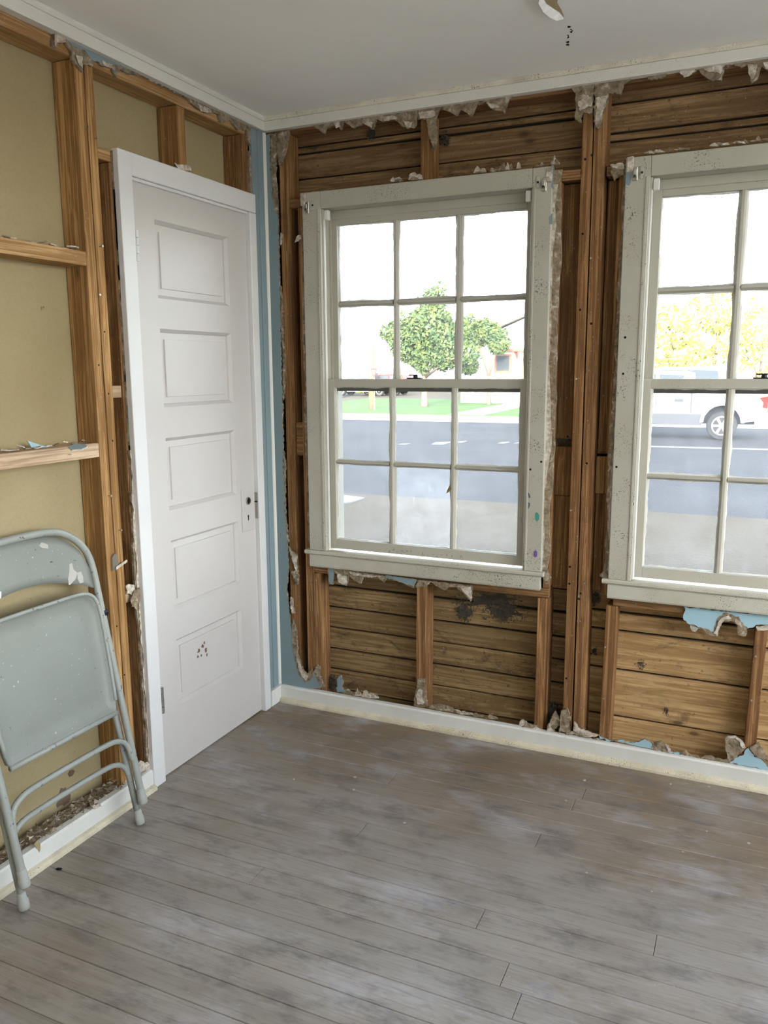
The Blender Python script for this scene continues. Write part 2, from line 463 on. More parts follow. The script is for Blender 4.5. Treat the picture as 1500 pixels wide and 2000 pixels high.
# ================================================================== ROOM SHELL
XR, YB, H = 3.7, -4.4, 2.44          # right wall, back wall, ceiling height
ZCB, ZBB = 2.3905, 0.0727            # crown bottom, baseboard top
SF = 0.010                           # stud faces sit 10 mm behind the plaster face
BACK = 0.098                         # cavity depth

# ---- floor and its boards (running along x)
floor = box('floor', -0.12, XR + 0.1, YB - 0.1, 0.12, -0.22, -0.02, M['dark'], kind='structure',
            label='worn grey wooden plank floor of the stripped room', cat='floor')
PITCH_B = 0.0855
rows = []
y1 = -1.098 + PITCH_B * 13
k = 0
def board_mesh(x0, x1, ya, yb):
    bm = BM()
    vs_ = bx(bm, x0, x1, ya, yb, -0.02, 0.0)
    top = [e for e in bm.edges if all(abs(v.co.z) < 1e-6 for v in e.verts)]
    bmesh.ops.bevel(bm, geom=top, offset=0.0014, segments=1, affect='EDGES')
    return bm
while y1 > YB:
    ya, yb = max(y1 - PITCH_B, YB), min(y1, 0.012)
    if yb - ya > 0.01:
        cuts = [0.0]
        x = R.uniform(0.5, 2.6)
        while x < XR - 0.4:
            cuts.append(x); x += R.uniform(1.1, 2.4)
        cuts.append(XR)
        for a, b in zip(cuts[:-1], cuts[1:]):
            xa = a - 0.095 if a == 0 and yb > -0.86 and ya < -0.1 else a
            obj('floorboard', board_mesh(xa + 0.0006, b - 0.0006, ya + 0.0006, yb - 0.0006), M['floor'], floor)
    y1 -= PITCH_B

# ---- ceiling with the torn spot
TEAR = [onZ(u, v, H) for u, v in ((1056, -14), (1067, 6), (1080, 14), (1093, 23), (1101, 34), (1095, 18), (1088, 6), (1090, -14))]
bm = BM(); bx(bm, -0.12, XR + 0.1, YB - 0.1, 0.16, H, H + 0.20)
ceil = obj('ceiling', bm, M['ceil'], kind='structure', label='pale grey plaster ceiling with a torn split', cat='ceiling')
bm = BM(); slab_poly(bm, [(p.x, p.y) for p in TEAR], lambda a, b, d: Vector((a, b, H - 0.0005 - d)), 0.0006, 0.03, 0.002, 0.0, 3)
obj('torn_patch', bm, M['kraft'], ceil, label='brown torn patch of ceiling board')
bm = BM()
fl = [onZ(u, v, H) for u, v in ((1056, -12), (1067, 7), (1080, 15), (1093, 24), (1101, 35), (1088, 27), (1074, 20), (1062, 10), (1052, -8))]
vt = [bm.verts.new((p.x, p.y, H - 0.001 - (0.0 if i < 5 else 0.016))) for i, p in enumerate(fl)]
vb = [bm.verts.new((v.co.x, v.co.y, v.co.z - 0.0015)) for v in vt]
f1 = bm.faces.new(vt); f2 = bm.faces.new(vb[::-1])
for i in range(len(vt)): bm.faces.new((vt[i], vb[i], vb[(i + 1) % len(vt)], vt[(i + 1) % len(vt)]))
bm.normal_update(); bmesh.ops.triangulate(bm, faces=[f1, f2])
obj('paper_flap', bm, M['ceil'], ceil, label='pale paper flap hanging from the torn ceiling')
bm = BM()
for i, (u, v) in enumerate(((1112, 52), (1116, 58), (1117, 62), (1110, 69), (1109, 73), (1109, 82), (1109, 87))):
    p = onZ(u, v, H)
    slab_poly(bm, [(p.x + R.uniform(-1, 1) * 0.004 + 0.004 * math.cos(a), p.y + 0.008 * math.sin(a)) for a in (0, 1.3, 2.5, 3.8, 5.1)],
              lambda a, b, d: Vector((a, b, H - 0.0003 - d)), 0.0006, 0, 0, 0, i)
obj('ceiling_crack', bm, M['hole'], ceil, kind='stuff')

# ---- window layout (inside casing edges) for the front wall
WX = (0.1844, 1.4196)
WW = 0.9904
ZWT, ZWB, ZAP = 2.142, 0.7068, 0.6357

# ---- front wall: outer cladding with two window holes
def wall_y(bm, y0, y1, xa, xb, za, zb, holes):
    xs = sorted({xa, xb, *[h[0] for h in holes], *[h[1] for h in holes]})
    for a, b in zip(xs[:-1], xs[1:]):
        hh = [h for h in holes if h[0] <= a + 1e-6 and h[1] >= b - 1e-6]
        if not hh: bx(bm, a, b, y0, y1, za, zb)
        else:
            h = hh[0]
            bx(bm, a, b, y0, y1, za, h[2]); bx(bm, a, b, y0, y1, h[3], zb)
HOLES = [(x + 0.070, x + 0.931, 0.66, 2.10) for x in WX]
bm = BM(); wall_y(bm, 0.118, 0.150, -0.12, XR + 0.1, -0.6, H + 0.2, HOLES)
wall_front = obj('wall_front', bm, M['dark'], kind='structure', label='stripped front wall with open studs and bare sheathing boards around two windows', cat='wall')

def sheath(x0, x1, seams, m, gaps=0.006, ytop=BACK):
    """horizontal boards between the listed seam heights"""
    for a, b in zip(seams[:-1], seams[1:]):
        bm = BM(); d = R.uniform(0, 0.003)
        vs_ = bx(bm, x0, x1, ytop + d, 0.117, a + gaps / 2, b - gaps / 2, 0.0015)
        tl = R.uniform(-0.002, 0.002)
        for v in bm.verts: v.co.z += tl * (v.co.x - x0)
        obj('sheathing_board', bm, m, wall_front)
XL0 = 0.0
low = [0.048, 0.143, 0.238, 0.336, 0.429, 0.526, 0.618]
low1 = [-0.02] + low + [0.665]
sheath(XL0, 1.285, low1, M['sheath'], 0.008)
sheath(1.285, 2.46, [-0.02, 0.138, 0.327, 0.480, 0.552, 0.665], M['sheath2'], 0.009)
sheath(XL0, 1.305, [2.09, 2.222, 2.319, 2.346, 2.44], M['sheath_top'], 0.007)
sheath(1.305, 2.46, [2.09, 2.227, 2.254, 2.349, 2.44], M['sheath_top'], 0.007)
# boards beside the windows (behind the studs)
for (xa, xb) in ((0.0, 0.254), (1.115, 1.489), (2.35, 2.46)):
    sheath(xa, xb, [0.665 + 0.0954 * i for i in range(15)] + [2.09], M['sheath'], 0.007)

def stud(x0, x1, z0, z1, m='old_z', y0=SF, y1=BACK - 0.002, lean=0.0, name='stud'):
    bm = BM(); bx(bm, x0, x1, y0, y1, z0, z1, 0.0015)
    for v in bm.verts: v.co.x += lean * (v.co.z - z0) / (z1 - z0)
    return obj(name, bm, M[m], wall_front)
stud(0.066, 0.106, 0.03, 2.38)                       # corner stud
stud(0.146, 0.186, 0.03, 2.095)                      # trimmer, window 1 left
stud(0.181, 0.213, 0.03, 0.598)                      # jack under sill
stud(0.658, 0.700, 0.03, 0.598, lean=0.004)
stud(1.158, 1.192, 0.03, 0.598)
stud(1.192, 1.200, 0.03, 0.598, y0=0.035)
stud(1.176, 1.200, 0.64, 2.095)                      # trimmer, window 1 right
studA = stud(1.268, 1.303, 0.03, 2.38, lean=-0.002)
studB = stud(1.309, 1.350, 0.03, 2.38, lean=-0.004)
stud(1.407, 1.445, 0.03, 0.598, lean=0.006)
stud(1.395, 1.421, 0.64, 2.095)
stud(1.905, 1.943, 0.03, 0.598, lean=0.010)
stud(2.40, 2.44, 0.03, 2.38)
stud(0.675, 0.714, 2.132, 2.38)
stud(1.905, 1.945, 2.132, 2.38)
for x0, x1 in ((0.107, 1.266), (1.352, 2.399)):
    box('window_header', x0, x1, SF + 0.003, BACK - 0.002, 2.097, 2.131, M['old_x'], wall_front, 0.0015)
for x0, x1 in ((0.147, 1.199), (1.40, 2.399)):
    box('rough_sill', x0 + 0.036, x1, SF + 0.003, BACK - 0.002, 0.60, 0.637, M['old_x'], wall_front, 0.0015)
box('top_plate', 0.0, 2.46, SF + 0.004, BACK - 0.002, 2.382, 2.44, M['old_x'], wall_front, 0.0015)
box('sole_plate', 0.0, 2.46, SF + 0.004, BACK - 0.002, -0.02, 0.028, M['old_x'], wall_front, 0.0015)
# vertical filler boards in the slots beside the double stud
for x0, x1, za, zb, y0 in ((1.200, 1.267, 1.200, 2.094, 0.062), (1.200, 1.267, 0.990, 1.172, 0.056), (1.200, 1.267, 0.630, 0.988, 0.064),
                           (1.351, 1.395, 1.150, 2.094, 0.060), (1.351, 1.406, 1.008, 1.143, 0.038), (1.351, 1.400, 0.640, 1.006, 0.062)):
    box('filler_board', x0, x1, y0, y0 + 0.02, za, zb, M['panel_z'], wall_front, 0.002)
box('blocking', 0.1065, 0.145, SF + 0.012, BACK - 0.004, 1.10, 1.24, M['old_x'], wall_front, 0.002)
box('plaster_sheet', 2.46, XR, 0.0, 0.117, 0.0, H, M['blue'], wall_front)

# ---- left wall: back of the neighbouring board, studs, blocking
bm = BM()
for (ya, yb, za, zb) in ((YB, -0.806, 0, H), (-0.143, 0.12, 0, H), (-0.806, -0.143, 2.082, H)):
    bx(bm, -0.125, -0.098, ya, yb, za - 0.02, zb)
wall_left = obj('wall_left', bm, M['kraft'], kind='structure', label='stripped side wall with bare studs over tan backing board', cat='wall')
def lstud(y0, y1, z0, z1, m='stud_z', x1=-SF, x0=-0.096, lean=0.0, name='stud'):
    bm = BM(); bx(bm, x0, x1, y0, y1, z0, z1, 0.0015)
    for v in bm.verts: v.co.y += lean * (v.co.z - z0) / (z1 - z0)
    return obj(name, bm, M[m], wall_left)
lstud(-0.992, -0.955, 0.04, 2.354)
lstud(-0.950, -0.916, 0.04, 2.354)
lstud(-0.872, -0.834, 0.04, 2.094, 'old_z')
lstud(-0.138, -0.094, 0.04, 2.354, 'old_z')
lstud(-0.526, -0.484, 2.132, 2.354)
for yy in (-1.612, -2.2, -2.8, -3.4, -4.0): lstud(yy, yy + 0.038, 0.04, 2.354)
box('door_header', -0.094, -SF, -0.916, -0.139, 2.096, 2.130, M['stud_y'], wall_left, 0.0015)
box('top_plate', -0.096, -SF - 0.002, YB, 0.0, 2.356, 2.44, M['stud_y'], wall_left, 0.0015)
box('sole_plate', -0.096, -SF - 0.002, YB, -0.835, -0.02, 0.038, M['stud_y'], wall_left, 0.0015)
up_block = box('blocking', -0.096, -SF, -1.572, -0.993, 1.771, 1.813, M['stud_y'], wall_left, 0.0015)
lo_block = box('blocking', -0.096, -SF, -1.572, -0.993, 1.190, 1.234, M['pale_y'], wall_left, 0.0015)
for (za, zb) in ((1.372, 1.410), (0.690, 0.732)):
    box('blocking', -0.094, -SF - 0.004, -0.9155, -0.873, za, zb, M['pale_y'], wall_left, 0.0015)

# nails
def nails(spots, parent, fn, dirv):
    for u, v in spots:
        p = fn(u, v); d = Vector(dirv)
        bm = BM(); tube(bm, [p - d * 0.006, p + d * 0.011 + Vector((0, 0, R.uniform(-.003, .001)))], 0.0012, 6)
        lathe(bm, p + d * 0.011, d, [(0.0034, 0), (0.0034, 0.0012)], 8)
        obj('nail', bm, M['metal'], parent)
nails(((195, 481), (190, 576), (168, 252), (185, 270), (212, 968), (232, 1035), (133, 887)), wall_left, lambda u, v: onX(u, v, -SF), (1, 0, 0))
nails(((1116, 996), (1143, 1138), (1131, 1163), (1183, 1262), (1180, 1362), (1476, 1280), (1468, 1366), (1127, 740), (1155, 505)), wall_front, lambda u, v: onY(u, v, SF), (0, -1, 0))
# nail holes
bm = BM()
for u, v in ((1109, 853), (1113, 1107), (1134, 1159), (1112, 1140), (1156, 303), (1143, 311), (1138, 457), (1133, 605), (1155, 632), (1146, 905), (1106, 1325), (1131, 1170)):
    lathe(bm, onY(u, v, SF), (0, -1, 0), [(0.0045, -0.001), (0.0045, 0.0006)], 8)
obj('nail_hole', bm, M['hole'], wall_front, kind='stuff')
bm = BM()
for u, v in ((204, 648), (212, 769), (220, 861), (193, 713), (243, 1318), (228, 1223)):
    lathe(bm, onX(u, v, -SF), (1, 0, 0), [(0.003, -0.001), (0.003, 0.0006)], 8)
obj('nail_hole', bm, M['hole'], wall_left, kind='stuff')
# strap hook on the stud
p = onX(221, 1098, -SF)
bm = BM()
slab_poly(bm, [(p.y + a, p.z + b) for a, b in ((-0.012, -0.026), (0.008, -0.026), (0.016, -0.005), (0.012, 0.022), (0.002, 0.030), (-0.010, 0.018))],
          lambda a, b, d: Vector((-SF + 0.008 + d, a, b)), -0.009, 0, 0, 0, 1)
clip = obj('wall_clip', bm, M['metal'], wall_left, label='small metal clip nailed to the stud')
bm = BM(); slab_poly(bm, [(p.y + a, p.z + b) for a, b in ((0.0, -0.024), (0.052, -0.010), (0.052, -0.002), (0.0, -0.014))],
          lambda a, b, d: Vector((-SF + 0.012 + d, a, b)), -0.003, 0, 0, 0, 1)
obj('clip_tongue', bm, M['paper'], clip)

# ---- right and back walls (behind the viewer); right-hand openings added to brighten the room
def wall_x(bm, x0, x1, ya, yb, za, zb, holes):
    ys = sorted({ya, yb, *[h[0] for h in holes], *[h[1] for h in holes]})
    for a, b in zip(ys[:-1], ys[1:]):
        hh = [h for h in holes if h[0] <= a + 1e-6 and h[1] >= b - 1e-6]
        if not hh: bx(bm, x0, x1, a, b, za, zb)
        else:
            h = hh[0]
            bx(bm, x0, x1, a, b, za, h[2]); bx(bm, x0, x1, a, b, h[3], zb)
bm = BM(); wall_x(bm, XR, XR + 0.14, YB - 0.14, 0.15, -0.02, H + 0.2, [(-1.55, -0.25, 0.80, 2.36), (-2.95, -1.65, 0.80, 2.36), (-4.30, -3.05, 0.80, 2.36)])
obj('wall_right', bm, M['crown'], kind='structure', label='unseen pale side wall with three openings added to brighten the room', cat='wall')
bm = BM(); bx(bm, -0.12, XR, YB - 0.14, YB, -0.02, H + 0.2)
obj('wall_back', bm, M['crown'], kind='structure', label='plain pale painted back wall', cat='wall')

# ---- crown moulding
def prism_y(bm, prof, y0, y1):      # profile (x,z) swept along y
    a = [bm.verts.new((x, y0, z)) for x, z in prof]; b = [bm.verts.new((x, y1, z)) for x, z in prof]
    n = len(prof)
    bm.faces.new(a); bm.faces.new(b[::-1])
    for i in range(n): bm.faces.new((a[i], a[(i + 1) % n], b[(i + 1) % n], b[i]))
def prism_x(bm, prof, x0, x1):      # profile (y,z) swept along x
    a = [bm.verts.new((x0, y, z)) for y, z in prof]; b = [bm.verts.new((x1, y, z)) for y, z in prof]
    n = len(prof)
    bm.faces.new(a); bm.faces.new(b[::-1])
    for i in range(n): bm.faces.new((a[i], a[(i + 1) % n], b[(i + 1) % n], b[i]))
bm = BM(); prism_y(bm, [(-0.009, ZCB), (0.020, ZCB), (0.022, ZCB + 0.004), (0.022, 2.424), (-0.009, 2.424)], YB, -0.022)
trim1 = obj('trim_1', bm, M['crown'], kind='structure', label='cream crown board along the top of the side wall', cat='trim')
bm = BM(); prism_y(bm, [(-0.009, 2.4245), (0.026, 2.4245), (0.031, 2.431), (0.031, 2.4395), (-0.009, 2.4395)], YB, -0.031)
obj('bead', bm, M['crown'], trim1)
bm = BM(); prism_x(bm, [(0.009, ZCB), (-0.020, ZCB), (-0.022, ZCB + 0.004), (-0.022, 2.424), (0.009, 2.424)], -0.009, XR)
trim2 = obj('trim_2', bm, M['crown'], kind='structure', label='cream crown board along the top of the front wall', cat='trim')
bm = BM(); prism_x(bm, [(0.009, 2.4245), (-0.028, 2.4245), (-0.033, 2.431), (-0.033, 2.4395), (0.009, 2.4395)], -0.009, XR)
obj('bead', bm, M['bead'], trim2)

# ---- baseboards with shoe moulding
bm = BM(); prism_x(bm, [(0.009, -0.001), (-0.018, -0.001), (-0.018, ZBB - 0.006), (-0.013, ZBB), (0.009, ZBB)], 0.022, XR)
bf = obj('baseboard_front', bm, M['base'], kind='structure', label='chipped white baseboard below the windows', cat='baseboard')
bm = BM(); prism_x(bm, [(-0.0185, 0.0005), (-0.037, 0.0005), (-0.036, 0.009), (-0.031, 0.017), (-0.0185, 0.021)], 0.024, XR)
obj('shoe_molding', bm, M['shoe'], bf)
bm = BM(); prism_y(bm, [(-0.009, -0.001), (0.018, -0.001), (0.018, ZBB - 0.006), (0.013, ZBB), (-0.009, ZBB)], YB, -0.866)
bl = obj('baseboard_left', bm, M['base'], kind='structure', label='white baseboard behind the folding chair', cat='baseboard')
bm = BM(); prism_y(bm, [(0.0185, 0.0005), (0.034, 0.0005), (0.033, 0.009), (0.029, 0.016), (0.0185, 0.020)], YB, -0.866)
obj('shoe_molding', bm, M['shoe'], bl)
box('corner_block', -0.009, 0.021, -0.094, -0.001, 0.001, ZBB, M['base'], bl, 0.002)

# ---- corner strip between the two walls
bm = BM(); bx(bm, -0.009, 0.004, -0.090, 0.009, ZBB + 0.001, ZCB - 0.001, 0.001)
trim3 = obj('trim_3', bm, M['blue'], kind='structure', label='faded blue corner strip beside the door', cat='trim')
bm = BM(); prism_y_pts = [(0.0045, -0.0005), (0.0045, -0.012), (0.009, -0.010), (0.013, -0.006), (0.014, -0.0005)]
a = [bm.verts.new((x, y, ZBB + 0.002)) for x, y in prism_y_pts]; b = [bm.verts.new((x, y, ZCB - 0.002)) for x, y in prism_y_pts]
bm.faces.new(a); bm.faces.new(b[::-1])
for i in range(5): bm.faces.new((a[i], a[(i + 1) % 5], b[(i + 1) % 5], b[i]))
obj('corner_bead', bm, M['crown'], trim3)
box('corner_fillet', 0.004, 0.0075, -0.052, -0.0135, ZBB + 0.002, ZCB - 0.002, M['blue'], trim3, 0.001)

# ================================================================== DOOR
DY0, DY1, DZ = -0.806, -0.143, 2.075
door = empty('door_1', (0, -0.47, 0.0), 'white five-panel wooden door in a white casing', 'door', kind='structure')
box('casing', -0.009, 0.020, -0.864, -0.803, 0.0, 2.136, M['white'], door, 0.002)
box('casing', -0.009, 0.020, -0.143, -0.0985, 0.0, 2.0645, M['white'], door, 0.002)
box('head_casing', -0.009, 0.020, -0.8025, -0.0985, 2.066, 2.136, M['white'], door, 0.002)
box('jamb', -0.095, -0.0095, -0.833, DY0, 0.0, 2.094, M['white'], door)
box('jamb', -0.095, -0.0095, DY1, -0.1385, 0.0, 2.094, M['white'], door)
box('head_jamb', -0.095, -0.0095, DY0, DY1, DZ + 0.004, 2.0945, M['white'], door)
box('door_stop', 0.0015, 0.012, -0.8025, -0.1435, 2.0555, 2.0655, M['white'], door, 0.002)
box('threshold', -0.095, -0.046, DY0, DY1, -0.0195, 0.003, M['old_x'], door)
# slab: stiles and rails with five openings
PY0, PY1 = -0.685, -0.270
PZ = [(0.240, 0.492), (0.602, 0.860), (0.968, 1.225), (1.332, 1.598), (1.699, 1.954)]
sy0, sy1, sz0, sz1 = DY0 + 0.002, DY1 - 0.002, 0.006, DZ
bm = BM()
bx(bm, -0.042, 0.0, sy0, PY0, sz0, sz1); bx(bm, -0.042, 0.0, PY1, sy1, sz0, sz1)
zz = [sz0] + [z for p_ in PZ for z in p_] + [sz1]
for i in range(0, len(zz), 2): bx(bm, -0.042, 0.0, PY0, PY1, zz[i], zz[i + 1])
slab = obj('slab', bm, M['slabw'], door)
for z0, z1 in PZ:
    bm = BM()
    prof = [(0.0, -0.0004), (0.003, -0.004), (0.010, -0.012), (0.012, -0.0175), (0.034, -0.0165), (0.0352, -0.0115), (0.05, -0.011)]
    rings = []
    for ins, xx in prof:
        rings.append([bm.verts.new((xx, y, z)) for y, z in ((PY0 + ins, z0 + ins), (PY1 - ins, z0 + ins), (PY1 - ins, z1 - ins), (PY0 + ins, z1 - ins))])
    for r0, r1 in zip(rings[:-1], rings[1:]):
        for i in range(4): bm.faces.new((r0[i], r0[(i + 1) % 4], r1[(i + 1) % 4], r1[i]))
    bm.faces.new(rings[-1])
    bk = [bm.verts.new((-0.036, y, z)) for y, z in ((PY0, z0), (PY1, z0), (PY1, z1), (PY0, z1))]
    bm.faces.new(bk[::-1])
    for i in range(4): bm.faces.new((rings[0][i], bk[i], bk[(i + 1) % 4], rings[0][(i + 1) % 4]))
    obj('panel', bm, M['slabw'], slab)
# lock plate with knob hole and keyhole
bm = BM(); bx(bm, -0.001, 0.0055, -0.243, -0.157, 0.808, 0.985, 0.003)
obj('lock_plate', bm, M['slabw'], slab, label='painted lock plate without its knob')
bm = BM(); lathe(bm, (0.0050, -0.203, 0.933), (1, 0, 0), [(0.016, -0.001), (0.016, 0.005), (0.0125, 0.006), (0.0115, 0.001)], 20)
obj('knob_ring', bm, M['metal'], slab)
bm = BM(); lathe(bm, (0.0058, -0.203, 0.933), (1, 0, 0), [(0.0115, 0), (0.0115, 0.001)], 18)
lathe(bm, (0.0052, -0.203, 0.869), (1, 0, 0), [(0.005, 0), (0.005, 0.0008)], 12)
bx(bm, 0.0052, 0.006, -0.2055, -0.2005, 0.852, 0.868)
obj('keyhole', bm, M['hole'], slab)
for (z0, z1) in ((1.805, 1.905), (0.252, 0.352)):
    hg = empty('hinge', (0.006, -0.800, z0), parent=door)
    for i in range(4):
        bm = BM(); q = (z1 - z0) / 4
        tube(bm, [(0.011, -0.790, z0 + q * i + 0.001), (0.011, -0.790, z0 + q * (i + 1) - 0.001)], 0.0065, 10)
        obj('knuckle', bm, M['white'] if z0 > 1 else M['metal'], hg)
    box('leaf', 0.0003, 0.0022, -0.790, -0.772, z0, z1, M['white'], hg)
box('strike_plate', 0.000, 0.012, -0.1465, -0.1432, 0.852, 0.960, M['metal'], door)
box('latch_strip', 0.0, 0.0125, -0.1475, -0.1437, 0.918, 0.924, M['hole'], door)
# scuffs on the lowest panel and near the strike
bm = BM()
rg = random.Random(5)
for (u, v, s) in ((388, 1272, 4), (396, 1262, 4), (402, 1270, 4), (393, 1280, 3), (386, 1283, 3), (404, 1279, 3), (399, 1256, 3)):
    p = onX(u, v, -0.011)
    k = [(p.y + s * 0.003 * math.cos(a) * rg.uniform(.3, 1), p.z + s * 0.0028 * math.sin(a) * rg.uniform(.4, 1)) for a in (0, .9, 1.8, 2.7, 3.6, 4.5, 5.4)]
    slab_poly(bm, k, lambda a, b, d: Vector((-0.0106 - d, a, b)), 0.0006, 0, 0, 0, 1)
obj('scuff', bm, M['rustmark'], slab, kind='stuff')

# ================================================================== WINDOWS
def window(n, X, desc):
    w = empty('window_%d' % n, (X + WW / 2, 0.0, ZAP), desc, 'window', kind='structure')
    # casing boards
    box('casing', X, X + 0.080, -0.020, 0.009, ZWB, ZWT, M['trimw'], w, 0.002)
    box('casing', X + 0.921, X + WW, -0.020, 0.009, ZWB, ZWT, M['trimw'], w, 0.002)
    box('head_casing', X + 0.0805, X + 0.9205, -0.020, 0.009, 2.078, ZWT, M['trimw'], w, 0.002)
    box('casing_bead', X + 0.066, X + 0.074, -0.0225, -0.0195, ZWB + 0.001, 2.078, M['trimw'], w, 0.001)
    box('casing_bead', X + 0.926, X + 0.934, -0.0225, -0.0195, ZWB + 0.001, 2.078, M['trimw'], w, 0.001)
    bm = BM(); prism_x(bm, [(0.014, ZWB - 0.017), (-0.026, ZWB - 0.017), (-0.030, ZWB - 0.012), (-0.030, ZWB - 0.004), (-0.026, ZWB), (0.014, ZWB)], X - 0.020, X + WW + 0.010)
    obj('stool', bm, M['apron'], w)
    bm = BM(); prism_x(bm, [(0.009, ZAP), (-0.020, ZAP), (-0.022, ZAP + 0.006), (-0.022, ZWB - 0.022), (-0.020, ZWB - 0.0175), (0.009, ZWB - 0.0175)], X, X + WW - 0.004)
    obj('apron', bm, M['apron'], w)
    # jambs
    box('jamb', X + 0.071, X + 0.0785, 0.0095, 0.150, ZWB - 0.03, 2.10, M['sashw'], w)
    box('jamb', X + 0.9225, X + 0.930, 0.0095, 0.150, ZWB - 0.03, 2.10, M['sashw'], w)
    box('head_jamb', X + 0.079, X + 0.922, 0.0095, 0.150, 2.0785, 2.099, M['sashw'], w)
    bm = BM(); prism_x(bm, [(0.012, ZWB - 0.026), (0.012, ZWB - 0.001), (0.20, ZWB - 0.022), (0.20, ZWB - 0.045)], X + 0.079, X + 0.922)
    obj('outer_sill', bm, M['base'], w)
    # stops and parting beads
    box('stop', X + 0.079, X + 0.087, -0.002, 0.0105, ZWB + 0.001, 2.0775, M['base'], w, 0.002)
    box('stop', X + 0.914, X + 0.922, -0.002, 0.0105, ZWB + 0.001, 2.0775, M['base'], w, 0.002)
    box('head_bead', X + 0.079, X + 0.922, 0.0505, 0.0560, 2.046, 2.078, M['sashw'], w, 0.001)
    for a in (X + 0.079, X + 0.913): box('parting_bead', a, a + 0.009, 0.0505, 0.0560, ZWB, 2.045, M['sashw'], w)
    cols = [(X + 0.112, X + 0.353), (X + 0.375, X + 0.6135), (X + 0.635, X + 0.886)]
    def sash(name, y0, y1, zb, zt, rows, xa, xb, glasses):
        s = empty(name, (X + WW / 2, (y0 + y1) / 2, zb), parent=w)
        yg = (y0 + y1) / 2
        box('stile', xa, cols[0][0], y0, y1, zb, zt, M['sashw'], s, 0.0015)
        box('stile', cols[-1][1], xb, y0, y1, zb, zt, M['sashw'], s, 0.0015)
        box('rail', cols[0][0], cols[-1][1], y0, y1, zb, rows[0][0], M['sashw'], s, 0.0012)
        box('rail', cols[0][0], cols[-1][1], y0, y1, rows[-1][1], zt, M['sashw'], s, 0.0012)
        def munt(x0, x1, z0, z1, vert):
            bm = BM(); e = 0.0065
            if vert:
                pr = [(x0, y0 + 0.012), (x0 + e, y0 + 0.002), (x1 - e, y0 + 0.002), (x1, y0 + 0.012), (x1, y1 - 0.008), (x1 - e, y1), (x0 + e, y1), (x0, y1 - 0.008)]
                a = [bm.verts.new((p, q, z0)) for p, q in pr]; b = [bm.verts.new((p, q, z1)) for p, q in pr]
            else:
                pr = [(z0, y0 + 0.012), (z0 + e, y0 + 0.002), (z1 - e, y0 + 0.002), (z1, y0 + 0.012), (z1, y1 - 0.008), (z1 - e, y1), (z0 + e, y1), (z0, y1 - 0.008)]
                a = [bm.verts.new((x0, q, p)) for p, q in pr]; b = [bm.verts.new((x1, q, p)) for p, q in pr]
            bm.faces.new(a); bm.faces.new(b[::-1])
            for i in range(8): bm.faces.new((a[i], a[(i + 1) % 8], b[(i + 1) % 8], b[i]))
            obj('muntin', bm, M['sashw'], s)
        for i in range(len(cols) - 1): munt(cols[i][1], cols[i + 1][0], rows[0][0], rows[-1][1], True)
        for r0, r1 in zip(rows[:-1], rows[1:]):
            for (ca, cb) in cols: munt(ca, cb, r0[1], r1[0], False)
        gi = 0
        for (za, zt_) in rows:
            for (ca, cb) in cols:
                box('pane', ca + 0.0008, cb - 0.0008, yg + 0.002, yg + 0.0045, za + 0.0008, zt_ - 0.0008, M[glasses[gi]], s); gi += 1
                # uneven putty line around the pane
                bm = BM(); rg2 = random.Random(gi * 7 + n * 100 + int(zb * 50))
                for (pa, pb, horiz) in (((ca, za), (cb, za), 1), ((ca, zt_), (cb, zt_), -1), ((ca, za), (ca, zt_), 2), ((cb, za), (cb, zt_), -2)):
                    L = (pb[0] - pa[0]) + (pb[1] - pa[1]); k = int(L / 0.012)
                    v0 = []; v1 = []
                    wd = 0.0035
                    for i in range(k + 1):
                        t = i / k; wd = min(0.0075, max(0.0015, wd + rg2.uniform(-.0016, .0016)))
                        x_, z_ = pa[0] + (pb[0] - pa[0]) * t, pa[1] + (pb[1] - pa[1]) * t
                        dx, dz = (0, wd) if horiz == 1 else (0, -wd) if horiz == -1 else (wd, 0) if horiz == 2 else (-wd, 0)
                        v0.append((bm.verts.new((x_, yg - 0.002, z_)), bm.verts.new((x_, yg + 0.0019, z_))))
                        v1.append((bm.verts.new((x_ + dx, yg + 0.0003, z_ + dz)), bm.verts.new((x_ + dx, yg + 0.0019, z_ + dz))))
                    for i in range(k):
                        bm.faces.new((v0[i][0], v0[i + 1][0], v1[i + 1][0], v1[i][0]))
                        bm.faces.new((v1[i][0], v1[i + 1][0], v1[i + 1][1], v1[i][1]))
                obj('putty', bm, M['base'], s)
        return s
    up = sash('upper_sash', 0.0570, 0.0900, 1.370, 2.062, [(1.395, 1.7085), (1.7275, 2.024)], X + 0.0805, X + 0.9205, ['glass'] * 6)
    lo = sash('lower_sash', 0.0150, 0.0490, 0.7145, 1.420, [(0.755, 1.0725), (1.0895, 1.387)], X + 0.0825, X + 0.9185,
              ['glass_dirty', 'glass_frost' if n == 1 else 'glass_dirty', 'glass_dirty', 'glass_dirty', 'glass_dirty', 'glass_dirty'])
    # sash lock on the meeting rail
    bm = BM(); xm = X + 0.46
    bx(bm, xm - 0.030, xm + 0.030, 0.018, 0.040, 1.4202, 1.4245, 0.001)
    lathe(bm, (xm + 0.004, 0.028, 1.4245), (0, 0, 1), [(0.010, 0), (0.009, 0.008)], 12)
    bx(bm, xm - 0.022, xm + 0.014, 0.020, 0.028, 1.4325, 1.4375, 0.001)
    obj('sash_lock', bm, M['blackmetal'], lo)
    # small white blocks in the top corners
    for a in (X + 0.0885, X + 0.894):
        box('corner_block', a, a + 0.019, -0.006, 0.014, 2.036, 2.0725, M['base'], w, 0.002)
    return w, up, lo
win1, win1u, win1l = window(1, WX[0], 'white six-over-six sash window nearest the room corner, with paint spots on its casing')
win2, win2u, win2l = window(2, WX[1], 'white six-over-six sash window with drilled casing looking onto the parked pickup')

